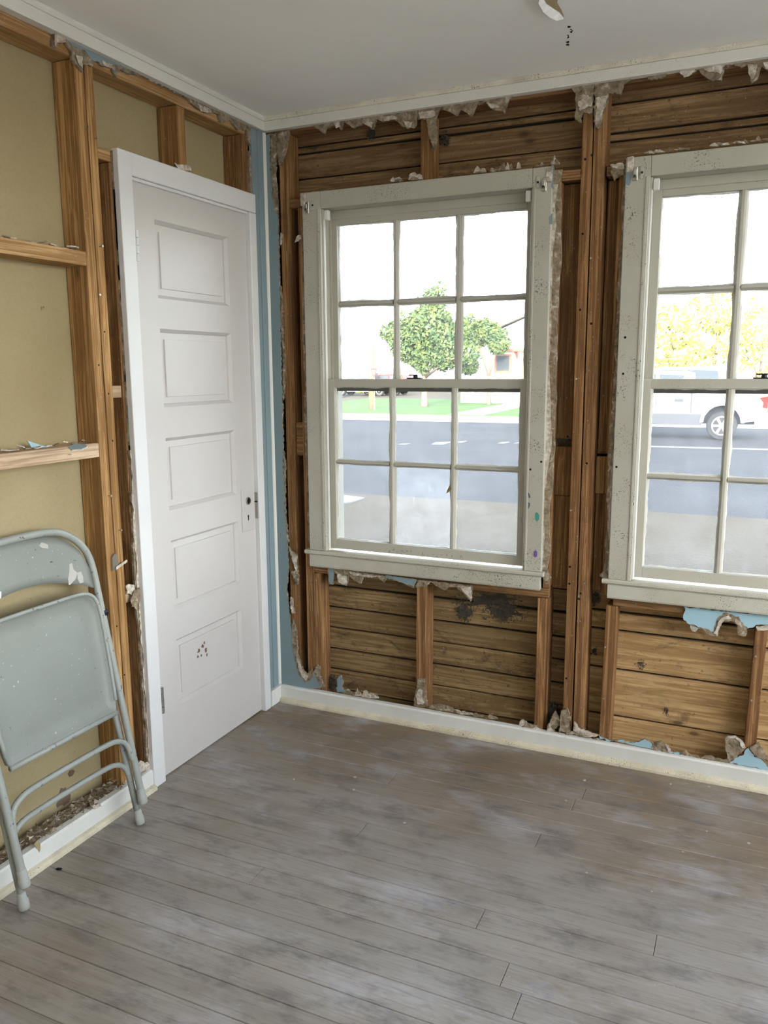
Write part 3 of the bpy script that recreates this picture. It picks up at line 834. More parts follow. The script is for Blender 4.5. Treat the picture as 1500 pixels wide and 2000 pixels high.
# curtain brackets on the casing corners
def bracket(win, u, v, kind):
    p = onY(u, v, -0.020)
    if kind == 'plate':
        bm = BM(); bx(bm, p.x - 0.011, p.x + 0.011, -0.0235, -0.0198, p.z - 0.024, p.z + 0.024, 0.002)
        o = obj('curtain_bracket', bm, M['paper'], win)
        bm = BM(); lathe(bm, (p.x, -0.0233, p.z + 0.015), (0, -1, 0), [(0.004, 0), (0.0035, 0.002)], 10)
        obj('screw', bm, M['metal'], o)
    elif kind == 'hook':
        bm = BM(); bx(bm, p.x - 0.008, p.x + 0.008, -0.0235, -0.0198, p.z - 0.022, p.z + 0.022, 0.002)
        bx(bm, p.x - 0.005, p.x + 0.005, -0.034, -0.0236, p.z - 0.012, p.z - 0.004, 0.001)
        bx(bm, p.x - 0.005, p.x + 0.005, -0.034, -0.030, p.z - 0.012, p.z + 0.012, 0.001)
        obj('curtain_bracket', bm, M['metal'], win)
    else:
        bm = BM(); bx(bm, p.x - 0.007, p.x + 0.007, -0.0225, -0.0198, p.z - 0.020, p.z + 0.020, 0.002)
        o = obj('curtain_bracket', bm, M['apron'], win)
        bm = BM(); lathe(bm, (p.x, -0.0223, p.z), (0, -1, 0), [(0.004, 0), (0.0035, 0.0015)], 10)
        obj('screw', bm, M['blackmetal'], o)
for win, lst in ((win1, ((592, 390, 'plate'), (600, 406, 'hook'), (611, 401, 'slot'), (1073, 342, 'plate'), (1063, 361, 'hook'), (1051, 356, 'slot'))),
                 (win2, ((1231, 321, 'plate'), (1241, 340, 'hook'), (1254, 337, 'slot')))):
    for u, v, k_ in lst: bracket(win, u, v, k_)
# drilled holes in the second window's casing, pin holes in the first
for win, lst in ((win2, ((1221, 659), (1217, 730), (1204, 912))), (win1, ((1036, 917), (1057, 902)))):
    for u, v in lst:
        p = onY(u, v, -0.0203); bm = BM()
        lathe(bm, p, (0, -1, 0), [(0.0042, -0.001), (0.0042, 0.0004)], 10)
        obj('drill_hole', bm, M['hole'], win)
# paint spots and two written strokes
def spot(win, name, pts, m, y=-0.0203):
    bm = BM(); q = [onY(u, v, y) for u, v in pts]
    slab_poly(bm, [(a.x, a.z) for a in q], lambda a, b, d: Vector((a, y - d, b)), 0.0006, 0.006, 0.001, 0, 2)
    obj(name, bm, m, win)
spot(win1, 'paint_spot', [(1045, 1003), (1049, 1000), (1053, 1006), (1053, 1014), (1049, 1019), (1045, 1015)], M['greenpaint'])
spot(win1, 'paint_spot', [(1043, 1078), (1046, 1074), (1049, 1078), (1049, 1086), (1045, 1089), (1042, 1084)], M['purplepaint'])
spot(win1, 'written_mark', [(1031, 963), (1034, 963), (1036, 972), (1033, 973), (1032, 969)], M['slate'])
spot(win1, 'written_mark', [(1030, 983), (1035, 981), (1035, 987), (1032, 994), (1031, 993), (1032, 985)], M['slate'])
spot(win2, 'paint_spot', [(1223, 335), (1232, 333), (1233, 350), (1229, 362), (1222, 360)], M['blue'])
spot(win1, 'paint_spot', [(1078, 322), (1082, 323), (1081, 370), (1077, 365)], M['blue'])
spot(win1, 'paint_spot', [(1072, 424), (1079, 416), (1079, 438), (1073, 438)], M['blue'])
# dark scribbles and scratches on the lower rail of window 1
bm = BM(); rg = random.Random(11)
for i in range(34):
    u = rg.uniform(758, 905); v = 1062 + (u - 655) * 0.082 + rg.uniform(1, 13)
    p = onY(u, v, 0.0148); l_ = rg.uniform(0.004, 0.012); an = rg.choice((1.4, 1.7, 0.1, 1.2, 0.0))
    dx, dz = math.cos(an) * l_, math.sin(an) * l_ * 0.8
    slab_poly(bm, [(p.x - dx / 2, p.z - dz / 2), (p.x - dx / 2 + .0012, p.z - dz / 2 - .0008), (p.x + dx / 2 + .0012, p.z + dz / 2), (p.x + dx / 2, p.z + dz / 2 + .0012)],
              lambda a, b, d: Vector((a, 0.0149 - d, b)), 0.0004, 0, 0, 0, 0)
obj('scratches', bm, M['rustmark'], win1l, kind='stuff')
# dry leaf stuck to the lower sash
bm = BM(); q = [onY(u, v, 0.020) for u, v in ((871, 964), (874, 955), (878, 947), (880, 955), (877, 961))]
slab_poly(bm, [(a.x, a.z) for a in q], lambda a, b, d: Vector((a, 0.024 - d, b)), 0.002, 0.006, 0.0006, 0.001, 4)
obj('dry_leaf', bm, M['leafbrown'], None, label='dry brown leaf caught in the lower sash of the window by the corner', cat='leaf')

# ================================================================== TORN PLASTER
def fpatch(name, px, m, yf=0.0, th=0.0095, step=0.007, jit=0.0030, warp=0.0, seed=1, parent=None, conv=None, label=None, kind=None):
    q = [onY(*(conv(*p) if conv else p), yf) for p in px]
    bm = BM(); slab_poly(bm, [(a.x, a.z) for a in q], lambda a, b, d: Vector((a, yf + d, b)), th, step, jit, warp, seed, 0, 1)
    return obj(name, bm, [m, M['plaster']], parent or wall_front, label=label, kind=kind)
def lpatch(name, px, m, xf=0.0, th=0.0095, step=0.007, jit=0.0030, warp=0.0, seed=1, parent=None, conv=None, label=None):
    q = [onX(*(conv(*p) if conv else p), xf) for p in px]
    bm = BM(); slab_poly(bm, [(a.y, a.z) for a in q], lambda a, b, d: Vector((xf - d, a, b)), th, step, jit, warp, seed, 0, 1)
    return obj(name, bm, [m, M['plaster']], parent or wall_left, label=label)
c4 = lambda x, y: (x / 2.239 + 480, y / 2.239 + 60)
c5 = lambda x, y: (x / 3 + 1000, y / 3)
c6 = lambda x, y: (x / 2.5 + 500, y / 2.5 + 960)
c7 = lambda x, y: (x / 3.125 + 1020, y / 3.125 + 1000)
c1 = lambda x, y: (x / 2.727, y / 2.727)

# blue plaster left standing in the corner, flaring out at the foot
fpatch('blue_plaster', [(516, 264), (527, 262), (528, 330), (535, 405), (543, 430), (545, 520), (548, 640), (551, 760), (552, 900), (556, 1000),
                        (561, 1060), (564, 1105), (559, 1150), (565, 1200), (571, 1240), (575, 1280), (585, 1310), (598, 1325), (612, 1312), (618, 1303),
                        (624, 1320), (634, 1342), (600, 1347), (546, 1339), (541, 1150), (535, 950), (527, 700), (519, 470), (513, 266)], M['blue'], label='faded blue plaster still standing in the corner')
# bare plaster beside it
fpatch('torn_plaster', [(529, 262), (539, 260), (540, 300), (537, 345), (541, 380), (543, 424), (536, 426), (530, 380), (528, 320)], M['plaster'], 0.0005, warp=0.002, seed=3)
fpatch('torn_plaster', [(541, 260), (564, 254), (560, 285), (553, 310), (549, 322), (544, 322), (541, 300)], M['plaster'], 0.0002, warp=0.003, seed=4)
fpatch('torn_plaster', [(547, 455), (551, 458), (550, 475), (547, 478)], M['paper'], 0.0, warp=0.002, seed=5)
fpatch('torn_plaster', [(548, 560), (551, 580), (552, 640), (555, 700), (556, 740), (553, 780), (552, 700), (549, 640)], M['plaster'], 0.0004, seed=6)
fpatch('torn_plaster', [(553, 880), (557, 900), (556, 980), (558, 1010), (563, 1060), (558, 1050), (554, 960)], M['plaster'], 0.0004, seed=7)
fpatch('torn_plaster', [(565, 1070), (572, 1078), (580, 1085), (581, 1118), (576, 1112), (572, 1098)], M['paper'], -0.004, warp=0.004, seed=8)
fpatch('torn_plaster', [(569, 1118), (575, 1112), (583, 1125), (582, 1142), (576, 1140), (575, 1132)], M['plaster'], -0.001, warp=0.003, seed=9)
fpatch('torn_plaster', [(567, 1166), (571, 1170), (572, 1188), (575, 1198), (570, 1199), (567, 1185)], M['paper'], -0.002, warp=0.003, seed=10)
fpatch('torn_plaster', [(571, 1210), (577, 1225), (580, 1250), (580, 1278), (590, 1305), (600, 1318), (610, 1305), (612, 1322), (598, 1334), (584, 1318), (575, 1285), (569, 1240)], M['plaster'], -0.0012, warp=0.002, seed=11)
fpatch('torn_plaster', [(579, 1278), (588, 1298), (592, 1312), (603, 1322), (597, 1330), (588, 1318), (582, 1300)], M['paper'], -0.004, warp=0.003, seed=12)

# fringe hanging from the crown, bay over window 1
t1 = [(190, 428), (290, 408), (310, 430), (345, 450), (350, 425), (400, 412), (415, 435), (430, 400), (470, 425), (520, 405), (555, 432), (570, 385), (600, 397), (650, 387), (690, 420), (712, 430), (740, 418), (752, 372)]
fpatch('torn_plaster', t1 + [(752, 330), (500, 362), (190, 408)], M['plaster'], 0.0, jit=0.0025, warp=0.003, seed=13, conv=c4)
t2 = [(752, 330), (755, 385), (790, 388), (800, 460), (825, 520), (836, 470), (830, 380), (850, 338), (880, 348), (920, 372), (940, 345), (990, 375), (1010, 320), (1050, 312), (1075, 345), (1130, 357), (1150, 300), (1165, 287), (1165, 272)]
fpatch('torn_plaster', t2, M['plaster'], -0.001, jit=0.0025, warp=0.003, seed=14, conv=c4)
for i, q in enumerate(([(600, 378), (650, 370), (665, 385), (610, 395)], [(755, 358), (820, 345), (830, 370), (800, 385), (760, 380)], [(1050, 315), (1090, 318), (1110, 335), (1070, 338)],
                       [(380, 400), (410, 395), (415, 420), (395, 425)], [(500, 395), (555, 400), (550, 425), (520, 408)], [(690, 395), (730, 400), (720, 425), (700, 418)])):
    fpatch('torn_paper', q, M['paper'], -0.005, 0.002, jit=0.002, warp=0.003, seed=20 + i, conv=c4)
# fringe, bay over window 2 (with the rag on the double stud)
t3 = [(345, 512), (368, 550), (372, 600), (368, 700), (400, 722), (416, 660), (470, 662), (476, 560), (484, 490)]
fpatch('torn_plaster', t3, M['plaster'], -0.001, jit=0.003, warp=0.002, seed=15, conv=c5)
t4 = [(488, 490), (484, 600), (480, 735), (510, 757), (530, 680), (560, 600), (572, 545), (640, 547), (660, 480), (697, 470), (690, 450)]
fpatch('torn_plaster', t4, M['plaster'], -0.001, jit=0.003, warp=0.002, seed=16, conv=c5)
t5 = [(690, 452), (790, 440), (800, 465), (900, 455), (912, 420), (980, 420), (1010, 450), (1060, 430), (1090, 402), (1120, 440), (1160, 470), (1232, 472), (1240, 410), (1285, 370), (1350, 392), (1402, 370), (1398, 488), (1440, 462), (1460, 392), (1500, 410), (1620, 380), (1620, 300), (1200, 372)]
fpatch('torn_plaster', t5, M['plaster'], 0.0, jit=0.003, warp=0.003, seed=17, conv=c5)
for i, q in enumerate(([(385, 600), (440, 560), (470, 570), (465, 620), (400, 650)], [(495, 570), (560, 560), (550, 620), (520, 690), (490, 740)], [(985, 420), (1080, 405), (1050, 440), (1010, 448)],
                       [(1120, 400), (1250, 375), (1220, 430), (1160, 420)], [(1380, 380), (1440, 375), (1420, 460), (1395, 470)], [(1470, 370), (1520, 365), (1520, 410), (1480, 400)])):
    fpatch('torn_paper', q, M['paper'], -0.005, 0.002, jit=0.003, warp=0.003, seed=30 + i, conv=c5)

# ragged strips along the casings
def vstrip(name, px_edge, du, seed, m=None, yf=0.0, sgn=1, wl=0.004, wh=0.020, parent=None):
    """px_edge = (u0,v0,u1,v1) the casing edge; ragged width grows away from it"""
    rg = random.Random(seed)
    a = onY(px_edge[0], px_edge[1], yf); b = onY(px_edge[2], px_edge[3], yf)
    n = 60; w = (wl + wh) / 2; out = []; inn = []
    for i in range(n + 1):
        t = i / n
        w = min(wh, max(wl, w + rg.uniform(-1, 1) * 0.0045))
        x = a.x + (b.x - a.x) * t; z = a.z + (b.z - a.z) * t
        out.append((x + sgn * w, z)); inn.append((x - sgn * 0.004, z))
    bm = BM(); slab_poly(bm, inn + out[::-1], lambda p, q, d: Vector((p, yf + d, q)), 0.0092, 0, 0, 0.0012, seed, 0, 1)
    return obj(name, bm, [m or M['plaster'], M['plaster']], parent or wall_front)
vstrip('torn_plaster', (1084, 332, 1056, 1118), 1, 41, wl=0.016, wh=0.036)
vstrip('torn_paper', (1083, 360, 1057, 1112), 1, 42, M['paper'], -0.003, wl=0.002, wh=0.022)
vstrip('torn_plaster', (1222, 320, 1187, 1128), 1, 43, sgn=-1, wl=0.004, wh=0.017)
vstrip('torn_paper', (1221, 420, 1188, 1120), 1, 44, M['paper'], -0.003, sgn=-1, wl=0.000, wh=0.010)
vstrip('torn_plaster', (589, 440, 603, 1060), 1, 45, sgn=-1, wl=0.000, wh=0.008)
fpatch('torn_paper', [(578, 462), (586, 459), (590, 466), (583, 470), (575, 476)], M['paper'], -0.006, 0.002, seed=46, warp=0.003)
fpatch('torn_plaster', [(1063, 1118), (1070, 1112), (1075, 1130), (1068, 1142), (1061, 1138)], M['plaster'], -0.004, seed=47)
fpatch('torn_plaster', [(1193, 321), (1218, 320), (1220, 340), (1208, 344), (1198, 352), (1194, 335)], M['plaster'], -0.002, warp=0.003, seed=48)
fpatch('torn_paper', [(1193, 321), (1216, 318), (1219, 330), (1206, 330), (1196, 328)], M['paper'], -0.006, 0.002, seed=49, warp=0.003)
fpatch('torn_plaster', [(1186, 1112), (1177, 1118), (1170, 1125), (1180, 1130), (1188, 1132)], M['plaster'], -0.004, seed=50)
# crumbs standing on the head casings
def crumbs(u0, v0, u1, v1, n, seed, hmax=16):
    rg = random.Random(seed); bm = BM()
    for i in range(n):
        t = rg.random(); u = u0 + (u1 - u0) * t; v = v0 + (v1 - v0) * t
        w = rg.uniform(3, 14); h = rg.uniform(2, hmax) * rg.random()
        px = [(u - w, v + 2), (u - w * 0.6, v - h * rg.uniform(.3, .9)), (u + rg.uniform(-.3, .3) * w, v - h), (u + w * 0.6, v - h * rg.uniform(.2, .7)), (u + w, v + 2)]
        q = [onY(a, b, 0.001) for a, b in px]
        off = rg.uniform(-0.003, 0.003)
        slab_poly(bm, [(p.x, p.z) for p in q], lambda a, b, d: Vector((a, off + d, b)), 0.005, 0.006, 0.0012, 0.002, i, rg.choice((0, 0, 1)))
    obj('plaster_crumbs', bm, [M['plaster'], M['paper']], wall_front, kind='stuff')
crumbs(765, 353, 820, 348, 7, 51)
crumbs(900, 340, 1090, 318, 16, 52, 22)
crumbs(1250, 300, 1500, 272, 22, 53, 14)
crumbs(600, 376, 640, 371, 3, 54, 4)

# fringe under the apron of window 1
t6 = [(350, 388), (356, 452), (376, 456), (382, 398), (400, 402), (394, 446), (440, 462), (452, 412), (490, 440), (512, 452), (522, 416), (560, 422), (590, 417), (625, 446), (642, 421), (700, 441), (722, 452), (770, 472), (778, 436), (600, 408), (450, 384), (350, 368)]
fpatch('torn_plaster', t6, M['plaster'], 0.0, jit=0.002, warp=0.002, seed=60, conv=c6)
fpatch('blue_plaster', [(358, 372), (380, 376), (378, 440), (370, 452), (358, 446)], M['blue'], -0.002, 0.002, seed=61, conv=c6)
fpatch('blue_plaster', [(625, 408), (785, 428), (772, 462), (720, 446), (700, 438), (640, 424)], M['blue'], -0.002, 0.002, seed=62, conv=c6)
fpatch('torn_paper', [(395, 395), (420, 410), (445, 415), (440, 458), (400, 440)], M['paper'], -0.005, 0.002, seed=63, warp=0.003, conv=c6)
fpatch('torn_paper', [(455, 392), (560, 408), (630, 416), (560, 420), (470, 408)], M['paper'], -0.004, 0.002, seed=64, warp=0.003, conv=c6)
t7 = [(780, 432), (790, 442), (776, 468), (832, 466), (850, 442), (900, 474), (922, 482), (950, 466), (980, 470), (1050, 536), (1056, 472), (1050, 458), (900, 442)]
fpatch('torn_plaster', t7, M['plaster'], -0.001, jit=0.002, warp=0.002, seed=65, conv=c6)
fpatch('torn_paper', [(985, 462), (1050, 462), (1052, 525), (1030, 510), (1005, 478)], M['paper'], -0.005, 0.002, seed=66, warp=0.003, conv=c6)
# blue remnant under the apron of window 2
fpatch('blue_plaster', [(992, 580), (984, 650), (1020, 690), (1040, 712), (1100, 712), (1140, 748), (1172, 752), (1180, 690), (1210, 640), (1250, 620), (1300, 640), (1340, 700), (1372, 712), (1430, 692), (1500, 690), (1600, 690), (1600, 640), (1500, 628), (1200, 602)],
       M['brightblue'], 0.0, seed=67, conv=c7, label='pale blue plaster scrap below the second sill')
fpatch('torn_plaster', [(1020, 690), (1045, 690), (1105, 720), (1150, 752), (1192, 762), (1205, 700), (1232, 668), (1272, 662), (1308, 692), (1318, 752), (1365, 764), (1374, 706), (1345, 680), (1320, 640), (1280, 628), (1240, 612), (1200, 640), (1180, 690), (1165, 735), (1120, 712), (1080, 705)], M['plaster'], -0.0012, 0.008, seed=68, conv=c7)
fpatch('torn_paper', [(1190, 690), (1215, 650), (1260, 632), (1280, 650), (1235, 660), (1205, 700), (1195, 745), (1170, 740)], M['paper'], -0.004, 0.002, seed=69, warp=0.002, conv=c7)
fpatch('torn_paper', [(1300, 645), (1330, 670), (1340, 705), (1320, 690), (1300, 670)], M['paper'], -0.004, 0.002, seed=70, warp=0.002, conv=c7)
fpatch('torn_paper', [(1025, 705), (1075, 712), (1060, 735), (1035, 732)], M['paper'], -0.003, 0.002, seed=71, warp=0.002, conv=c7)
fpatch('torn_plaster', [(1430, 700), (1500, 692), (1520, 715), (1440, 722)], M['paper'], -0.002, 0.004, seed=72, conv=c7)
# remnants standing on the baseboard under window 2
fpatch('blue_plaster', [(470, 1368), (500, 1380), (520, 1400), (600, 1392), (690, 1412), (750, 1388), (795, 1412), (800, 1450), (840, 1465), (960, 1466), (960, 1480), (840, 1458), (600, 1405), (470, 1382)], M['brightblue'], 0.0, seed=73, conv=c7)
fpatch('torn_plaster', [(790, 1450), (800, 1405), (850, 1400), (880, 1440), (905, 1470), (850, 1472)], M['plaster'], -0.001, 0.006, seed=74, warp=0.004, conv=c7)
fpatch('torn_paper', [(870, 1402), (890, 1425), (912, 1468), (890, 1462)], M['paper'], -0.006, 0.003, seed=75, warp=0.002, conv=c7)
fpatch('torn_plaster', [(960, 1470), (1000, 1455), (1020, 1478), (1080, 1500), (1130, 1485), (1180, 1500), (1220, 1515), (1260, 1500), (1270, 1535), (1080, 1510)], M['plaster'], -0.001, 0.006, seed=76, warp=0.004, conv=c7)
fpatch('torn_plaster', [(1240, 1370), (1290, 1365), (1345, 1400), (1365, 1440), (1330, 1480), (1270, 1528), (1250, 1500), (1236, 1440)], M['plaster'], -0.004, 0.006, seed=77, warp=0.003, conv=c7)
fpatch('torn_paper', [(1240, 1370), (1300, 1366), (1350, 1405), (1362, 1445), (1345, 1440), (1320, 1395), (1280, 1378)], M['paper'], -0.008, 0.003, seed=78, warp=0.002, conv=c7)
fpatch('blue_plaster', [(1268, 1532), (1300, 1500), (1350, 1480), (1382, 1436), (1420, 1492), (1450, 1500), (1500, 1560), (1620, 1580), (1620, 1600), (1400, 1556)], M['brightblue'], -0.001, seed=79, conv=c7, label='blue plaster scrap standing on the baseboard')
fpatch('torn_plaster', [(1390, 1440), (1440, 1410), (1480, 1470), (1510, 1530), (1450, 1500), (1420, 1490)], M['plaster'], -0.004, 0.006, seed=80, warp=0.003, conv=c7)
fpatch('torn_plaster', [(235, 1215), (270, 1200), (292, 1230), (288, 1330), (300, 1345), (225, 1340), (228, 1270)], M['plaster'], -0.001, 0.009, seed=81, conv=c7)
fpatch('torn_paper', [(320, 1280), (345, 1320), (400, 1335), (440, 1350), (470, 1362), (440, 1375), (360, 1362), (312, 1340)], M['paper'], -0.004, 0.006, seed=82, warp=0.004, conv=c7)
fpatch('torn_plaster', [(150, 1320), (180, 1250), (205, 1215), (225, 1260), (220, 1310), (190, 1330)], M['plaster'], 0.010, 0.006, seed=83, warp=0.004, conv=c7)
fpatch('torn_plaster', [(20, 1280), (60, 1300), (110, 1310), (80, 1325), (15, 1305)], M['plaster'], -0.001, 0.006, seed=84, warp=0.004, conv=c7)
# remnants along the baseboard under window 1
fpatch('torn_plaster', [(792, 920), (822, 918), (828, 1000), (838, 1052), (768, 1046), (776, 990)], M['plaster'], 0.0, 0.0095, seed=85, conv=c6)
fpatch('torn_paper', [(782, 975), (800, 962), (815, 975), (812, 1005), (826, 1030), (812, 1040), (785, 1038)], M['paper'], -0.004, 0.004, seed=86, warp=0.002, conv=c6)
fpatch('torn_plaster', [(842, 1048), (870, 1038), (920, 1042), (960, 1060), (1000, 1085), (940, 1075), (850, 1056)], M['plaster'], -0.001, 0.006, seed=87, warp=0.004, conv=c6)
fpatch('torn_paper', [(1005, 1070), (1018, 1072), (1030, 1092), (1008, 1090)], M['paper'], -0.003, 0.004, seed=88, warp=0.003, conv=c6)
fpatch('blue_plaster', [(392, 960), (400, 910), (412, 898), (422, 930), (420, 958), (440, 985), (395, 978)], M['blue'], -0.002, 0.008, seed=89, conv=c6)
fpatch('torn_plaster', [(280, 880), (300, 845), (312, 860), (308, 900), (330, 955), (318, 955), (295, 915)], M['plaster'], -0.002, 0.008, seed=90, conv=c6)
crumbs(672, 1352, 735, 1362, 14, 91, 14)
crumbs(840, 1380, 960, 1402, 12, 92, 7)
crumbs(1020, 1420, 1115, 1438, 18, 93, 16)
crumbs(1120, 1432, 1175, 1444, 10, 94, 10)

# lint and dirt tufts lodged in the wall (nobody could count them)
def tuft(u, v, ru, rv, n, seed, y=0.085):
    rg = random.Random(seed); bm = BM()
    k_ = 26; ol = []
    for i in range(k_):
        a = i * 6.283 / k_; r = rg.uniform(0.35, 0.85)
        p = onY(u + ru * r * math.cos(a), v + rv * r * math.sin(a), y); ol.append((p.x, p.z))
    slab_poly(bm, ol, lambda a, b, d: Vector((a, y + 0.004 + d, b)), 0.008, 0.004, 0.0015, 0.002, seed)
    for i in range(n * 2):
        a = rg.uniform(0, 6.28); r = rg.random() ** 0.8
        p = onY(u + ru * r * math.cos(a), v + rv * r * math.sin(a), y)
        s = rg.uniform(0.002, 0.006)
        p.y = y + rg.uniform(-0.003, 0.010)
        pts = [p + Vector((rg.uniform(-s, s), rg.uniform(-s, s) * 0.5, rg.uniform(-s, s))) for _ in range(4)]
        vv = [bm.verts.new(q) for q in pts]
        for t_ in ((0, 1, 2), (0, 1, 3), (1, 2, 3), (0, 2, 3)): bm.faces.new([vv[m_] for m_ in t_])
    obj('lint_tuft', bm, M['fluff'], wall_front, kind='stuff')
tuft(648, 1335, 20, 18, 120, 101, 0.07)
tuft(598, 1290, 10, 30, 90, 102, 0.06)
tuft(950, 1172, 70, 20, 420, 103, 0.094)
tuft(985, 1196, 50, 22, 260, 113, 0.094)
tuft(905, 1195, 20, 26, 120, 104, 0.09)
tuft(1078, 1390, 18, 20, 110, 105, 0.06)
tuft(1098, 858, 18, 5, 50, 106, 0.062)
tuft(1162, 1170, 10, 14, 60, 107, 0.08)
tuft(1252, 1298, 12, 9, 40, 108, 0.095)
tuft(1302, 1390, 7, 9, 22, 109, 0.095)
tuft(1160, 1272, 8, 9, 30, 110, 0.095)
tuft(723, 262, 10, 12, 60, 111, 0.085)
tuft(868, 272, 10, 18, 60, 112, 0.085)

# left wall: band and fringe below the crown, strips round the door
fr = [(285, 175), (285, 250), (300, 256), (312, 230), (350, 227), (380, 270), (385, 315), (440, 382), (446, 345), (490, 352), (522, 322), (540, 347), (600, 362), (620, 412), (642, 372), (690, 392), (760, 407), (770, 395), (600, 310), (430, 232)]
lpatch('torn_plaster', fr, M['plaster'], 0.0, jit=0.002, warp=0.002, seed=120, conv=c1)
lpatch('blue_plaster', [(340, 190), (420, 200), (520, 255), (640, 320), (780, 395), (770, 405), (640, 350), (540, 325), (500, 330), (440, 260), (380, 240)], M['blue'], 0.0015, 0.003, seed=121, conv=c1)
lpatch('blue_plaster', [(780, 398), (1020, 520), (1010, 526), (770, 408)], M['blue'], 0.0005, 0.008, seed=122, conv=c1)
fr2 = [(1010, 520), (1015, 545), (1050, 572), (1100, 602), (1160, 603), (1180, 652), (1230, 642), (1270, 692), (1310, 692), (1340, 680), (1200, 610), (1080, 550)]
lpatch('torn_plaster', fr2, M['plaster'], 0.0, jit=0.002, warp=0.002, seed=123, conv=c1)
lpatch('torn_plaster', [(1315, 690), (1320, 745), (1350, 805), (1368, 760), (1362, 690)], M['plaster'], 0.0, 0.009, seed=124, warp=0.002, conv=c1)
for i, q in enumerate(([(290, 175), (340, 190), (350, 222), (310, 225), (295, 250)], [(540, 320), (600, 345), (590, 360), (550, 345)], [(1060, 560), (1115, 575), (1105, 600), (1070, 590)], [(400, 290), (440, 300), (440, 370), (415, 330)])):
    lpatch('torn_paper', q, M['paper'], 0.004, 0.002, jit=0.002, warp=0.003, seed=125 + i, conv=c1)
def lstrip(name, y_edge, z0, z1, sgn, wl, wh, seed, m=None, xf=0.0, n=90):
    rg = random.Random(seed); w = (wl + wh) / 2; out = []; inn = []
    for i in range(n + 1):
        z = z0 + (z1 - z0) * i / n
        w = min(wh, max(wl, w + rg.uniform(-1, 1) * 0.004))
        out.append((y_edge + sgn * w, z)); inn.append((y_edge - sgn * 0.004, z))
    bm = BM(); slab_poly(bm, inn + out[::-1], lambda p, q, d: Vector((xf - d, p, q)), 0.0092, 0, 0, 0.0015, seed, 0, 1)
    return obj(name, bm, [m or M['plaster'], M['plaster']], wall_left)
lstrip('torn_plaster', -0.864, ZBB, 2.13, -1, 0.000, 0.016, 130)
lstrip('torn_paper', -0.864, 0.10, 1.2, -1, 0.000, 0.012, 131, M['paper'], 0.003)
lstrip('torn_plaster', -0.0985, ZBB, 2.30, 1, 0.002, 0.009, 132, xf=-0.0005)
lpatch('torn_paper', [(262, 1155), (272, 1148), (276, 1165), (268, 1190), (258, 1185), (256, 1170)], M['plaster'], 0.006, 0.003, seed=133, warp=0.003)
lpatch('torn_plaster', [(247, 1143), (262, 1141), (266, 1150), (256, 1162), (248, 1160)], M['paper'], -0.002, 0.006, seed=134, warp=0.003)
lpatch('torn_plaster', [(262, 1500), (275, 1486), (290, 1490), (298, 1500), (268, 1512)], M['paper'], 0.002, 0.008, seed=135, warp=0.003)
lpatch('torn_paper', [(340, 318), (372, 325), (374, 334), (350, 332)], M['paper'], 0.004, 0.004, seed=136, warp=0.003)
# crumbled plaster heaped behind the baseboard (left wall)
rg = random.Random(140); bm = BM()
for i in range(420):
    y = rg.uniform(-1.62, -0.90); s = rg.uniform(0.004, 0.016)
    x = rg.uniform(-0.060, 0.006); z = ZBB - 0.006 + rg.random() * 0.035 * max(0.15, (1 - abs(x + 0.03) / 0.05)) 
    c_ = Vector((x, y, z))
    pts = [c_ + Vector((rg.uniform(-s, s), rg.uniform(-s, s), rg.uniform(-s, s) * 0.55)) for _ in range(4)]
    vv = [bm.verts.new(q) for q in pts]; mi = rg.choice((0, 0, 1))
    for t_ in ((0, 1, 2), (0, 1, 3), (1, 2, 3), (0, 2, 3)):
        f = bm.faces.new([vv[k_] for k_ in t_]); f.material_index = mi
bx(bm, -0.070, -0.0095, -1.64, -0.90, 0.039, ZBB - 0.004)
obj('plaster_rubble', bm, [M['plaster'], M['paper']], bl, kind='stuff', label='crumbled plaster heaped along the baseboard')
q = [(170, 1648), (176, 1640), (182, 1646), (186, 1655), (180, 1668), (175, 1660)]
lpatch('torn_paper', [(66, 1647), (72, 1640), (79, 1648), (80, 1660), (76, 1664), (72, 1655)], M['kraft'], 0.020, 0.002, seed=141, warp=0.003, parent=bl)
lpatch('torn_paper', [(178, 1575), (195, 1568), (200, 1574), (186, 1581)], M['paper'], 0.019, 0.002, seed=142, warp=0.003, parent=bl)
# hole and stains in the backing board
bm = BM(); p = onX(124, 1560, -0.0975)
slab_poly(bm, [(p.y + a, p.z + b) for a, b in ((-0.03, -0.02), (0.015, -0.025), (0.03, 0.0), (0.015, 0.03), (-0.01, 0.045), (-0.025, 0.02))], lambda a, b, d: Vector((-0.0975 + d, a, b)), 0.001, 0.01, 0.006, 0, 5)
obj('board_hole', bm, M['rustmark'], wall_left)
bm = BM(); p = onX(139, 1510, -0.0975)
slab_poly(bm, [(p.y + 0.014 * math.cos(a), p.z + 0.012 * math.sin(a)) for a in (0, 1, 2, 3, 4, 5)], lambda a, b, d: Vector((-0.0975 + d, a, b)), 0.001, 0.006, 0.002, 0, 6)
obj('board_stain', bm, M['rustmark'], wall_left)

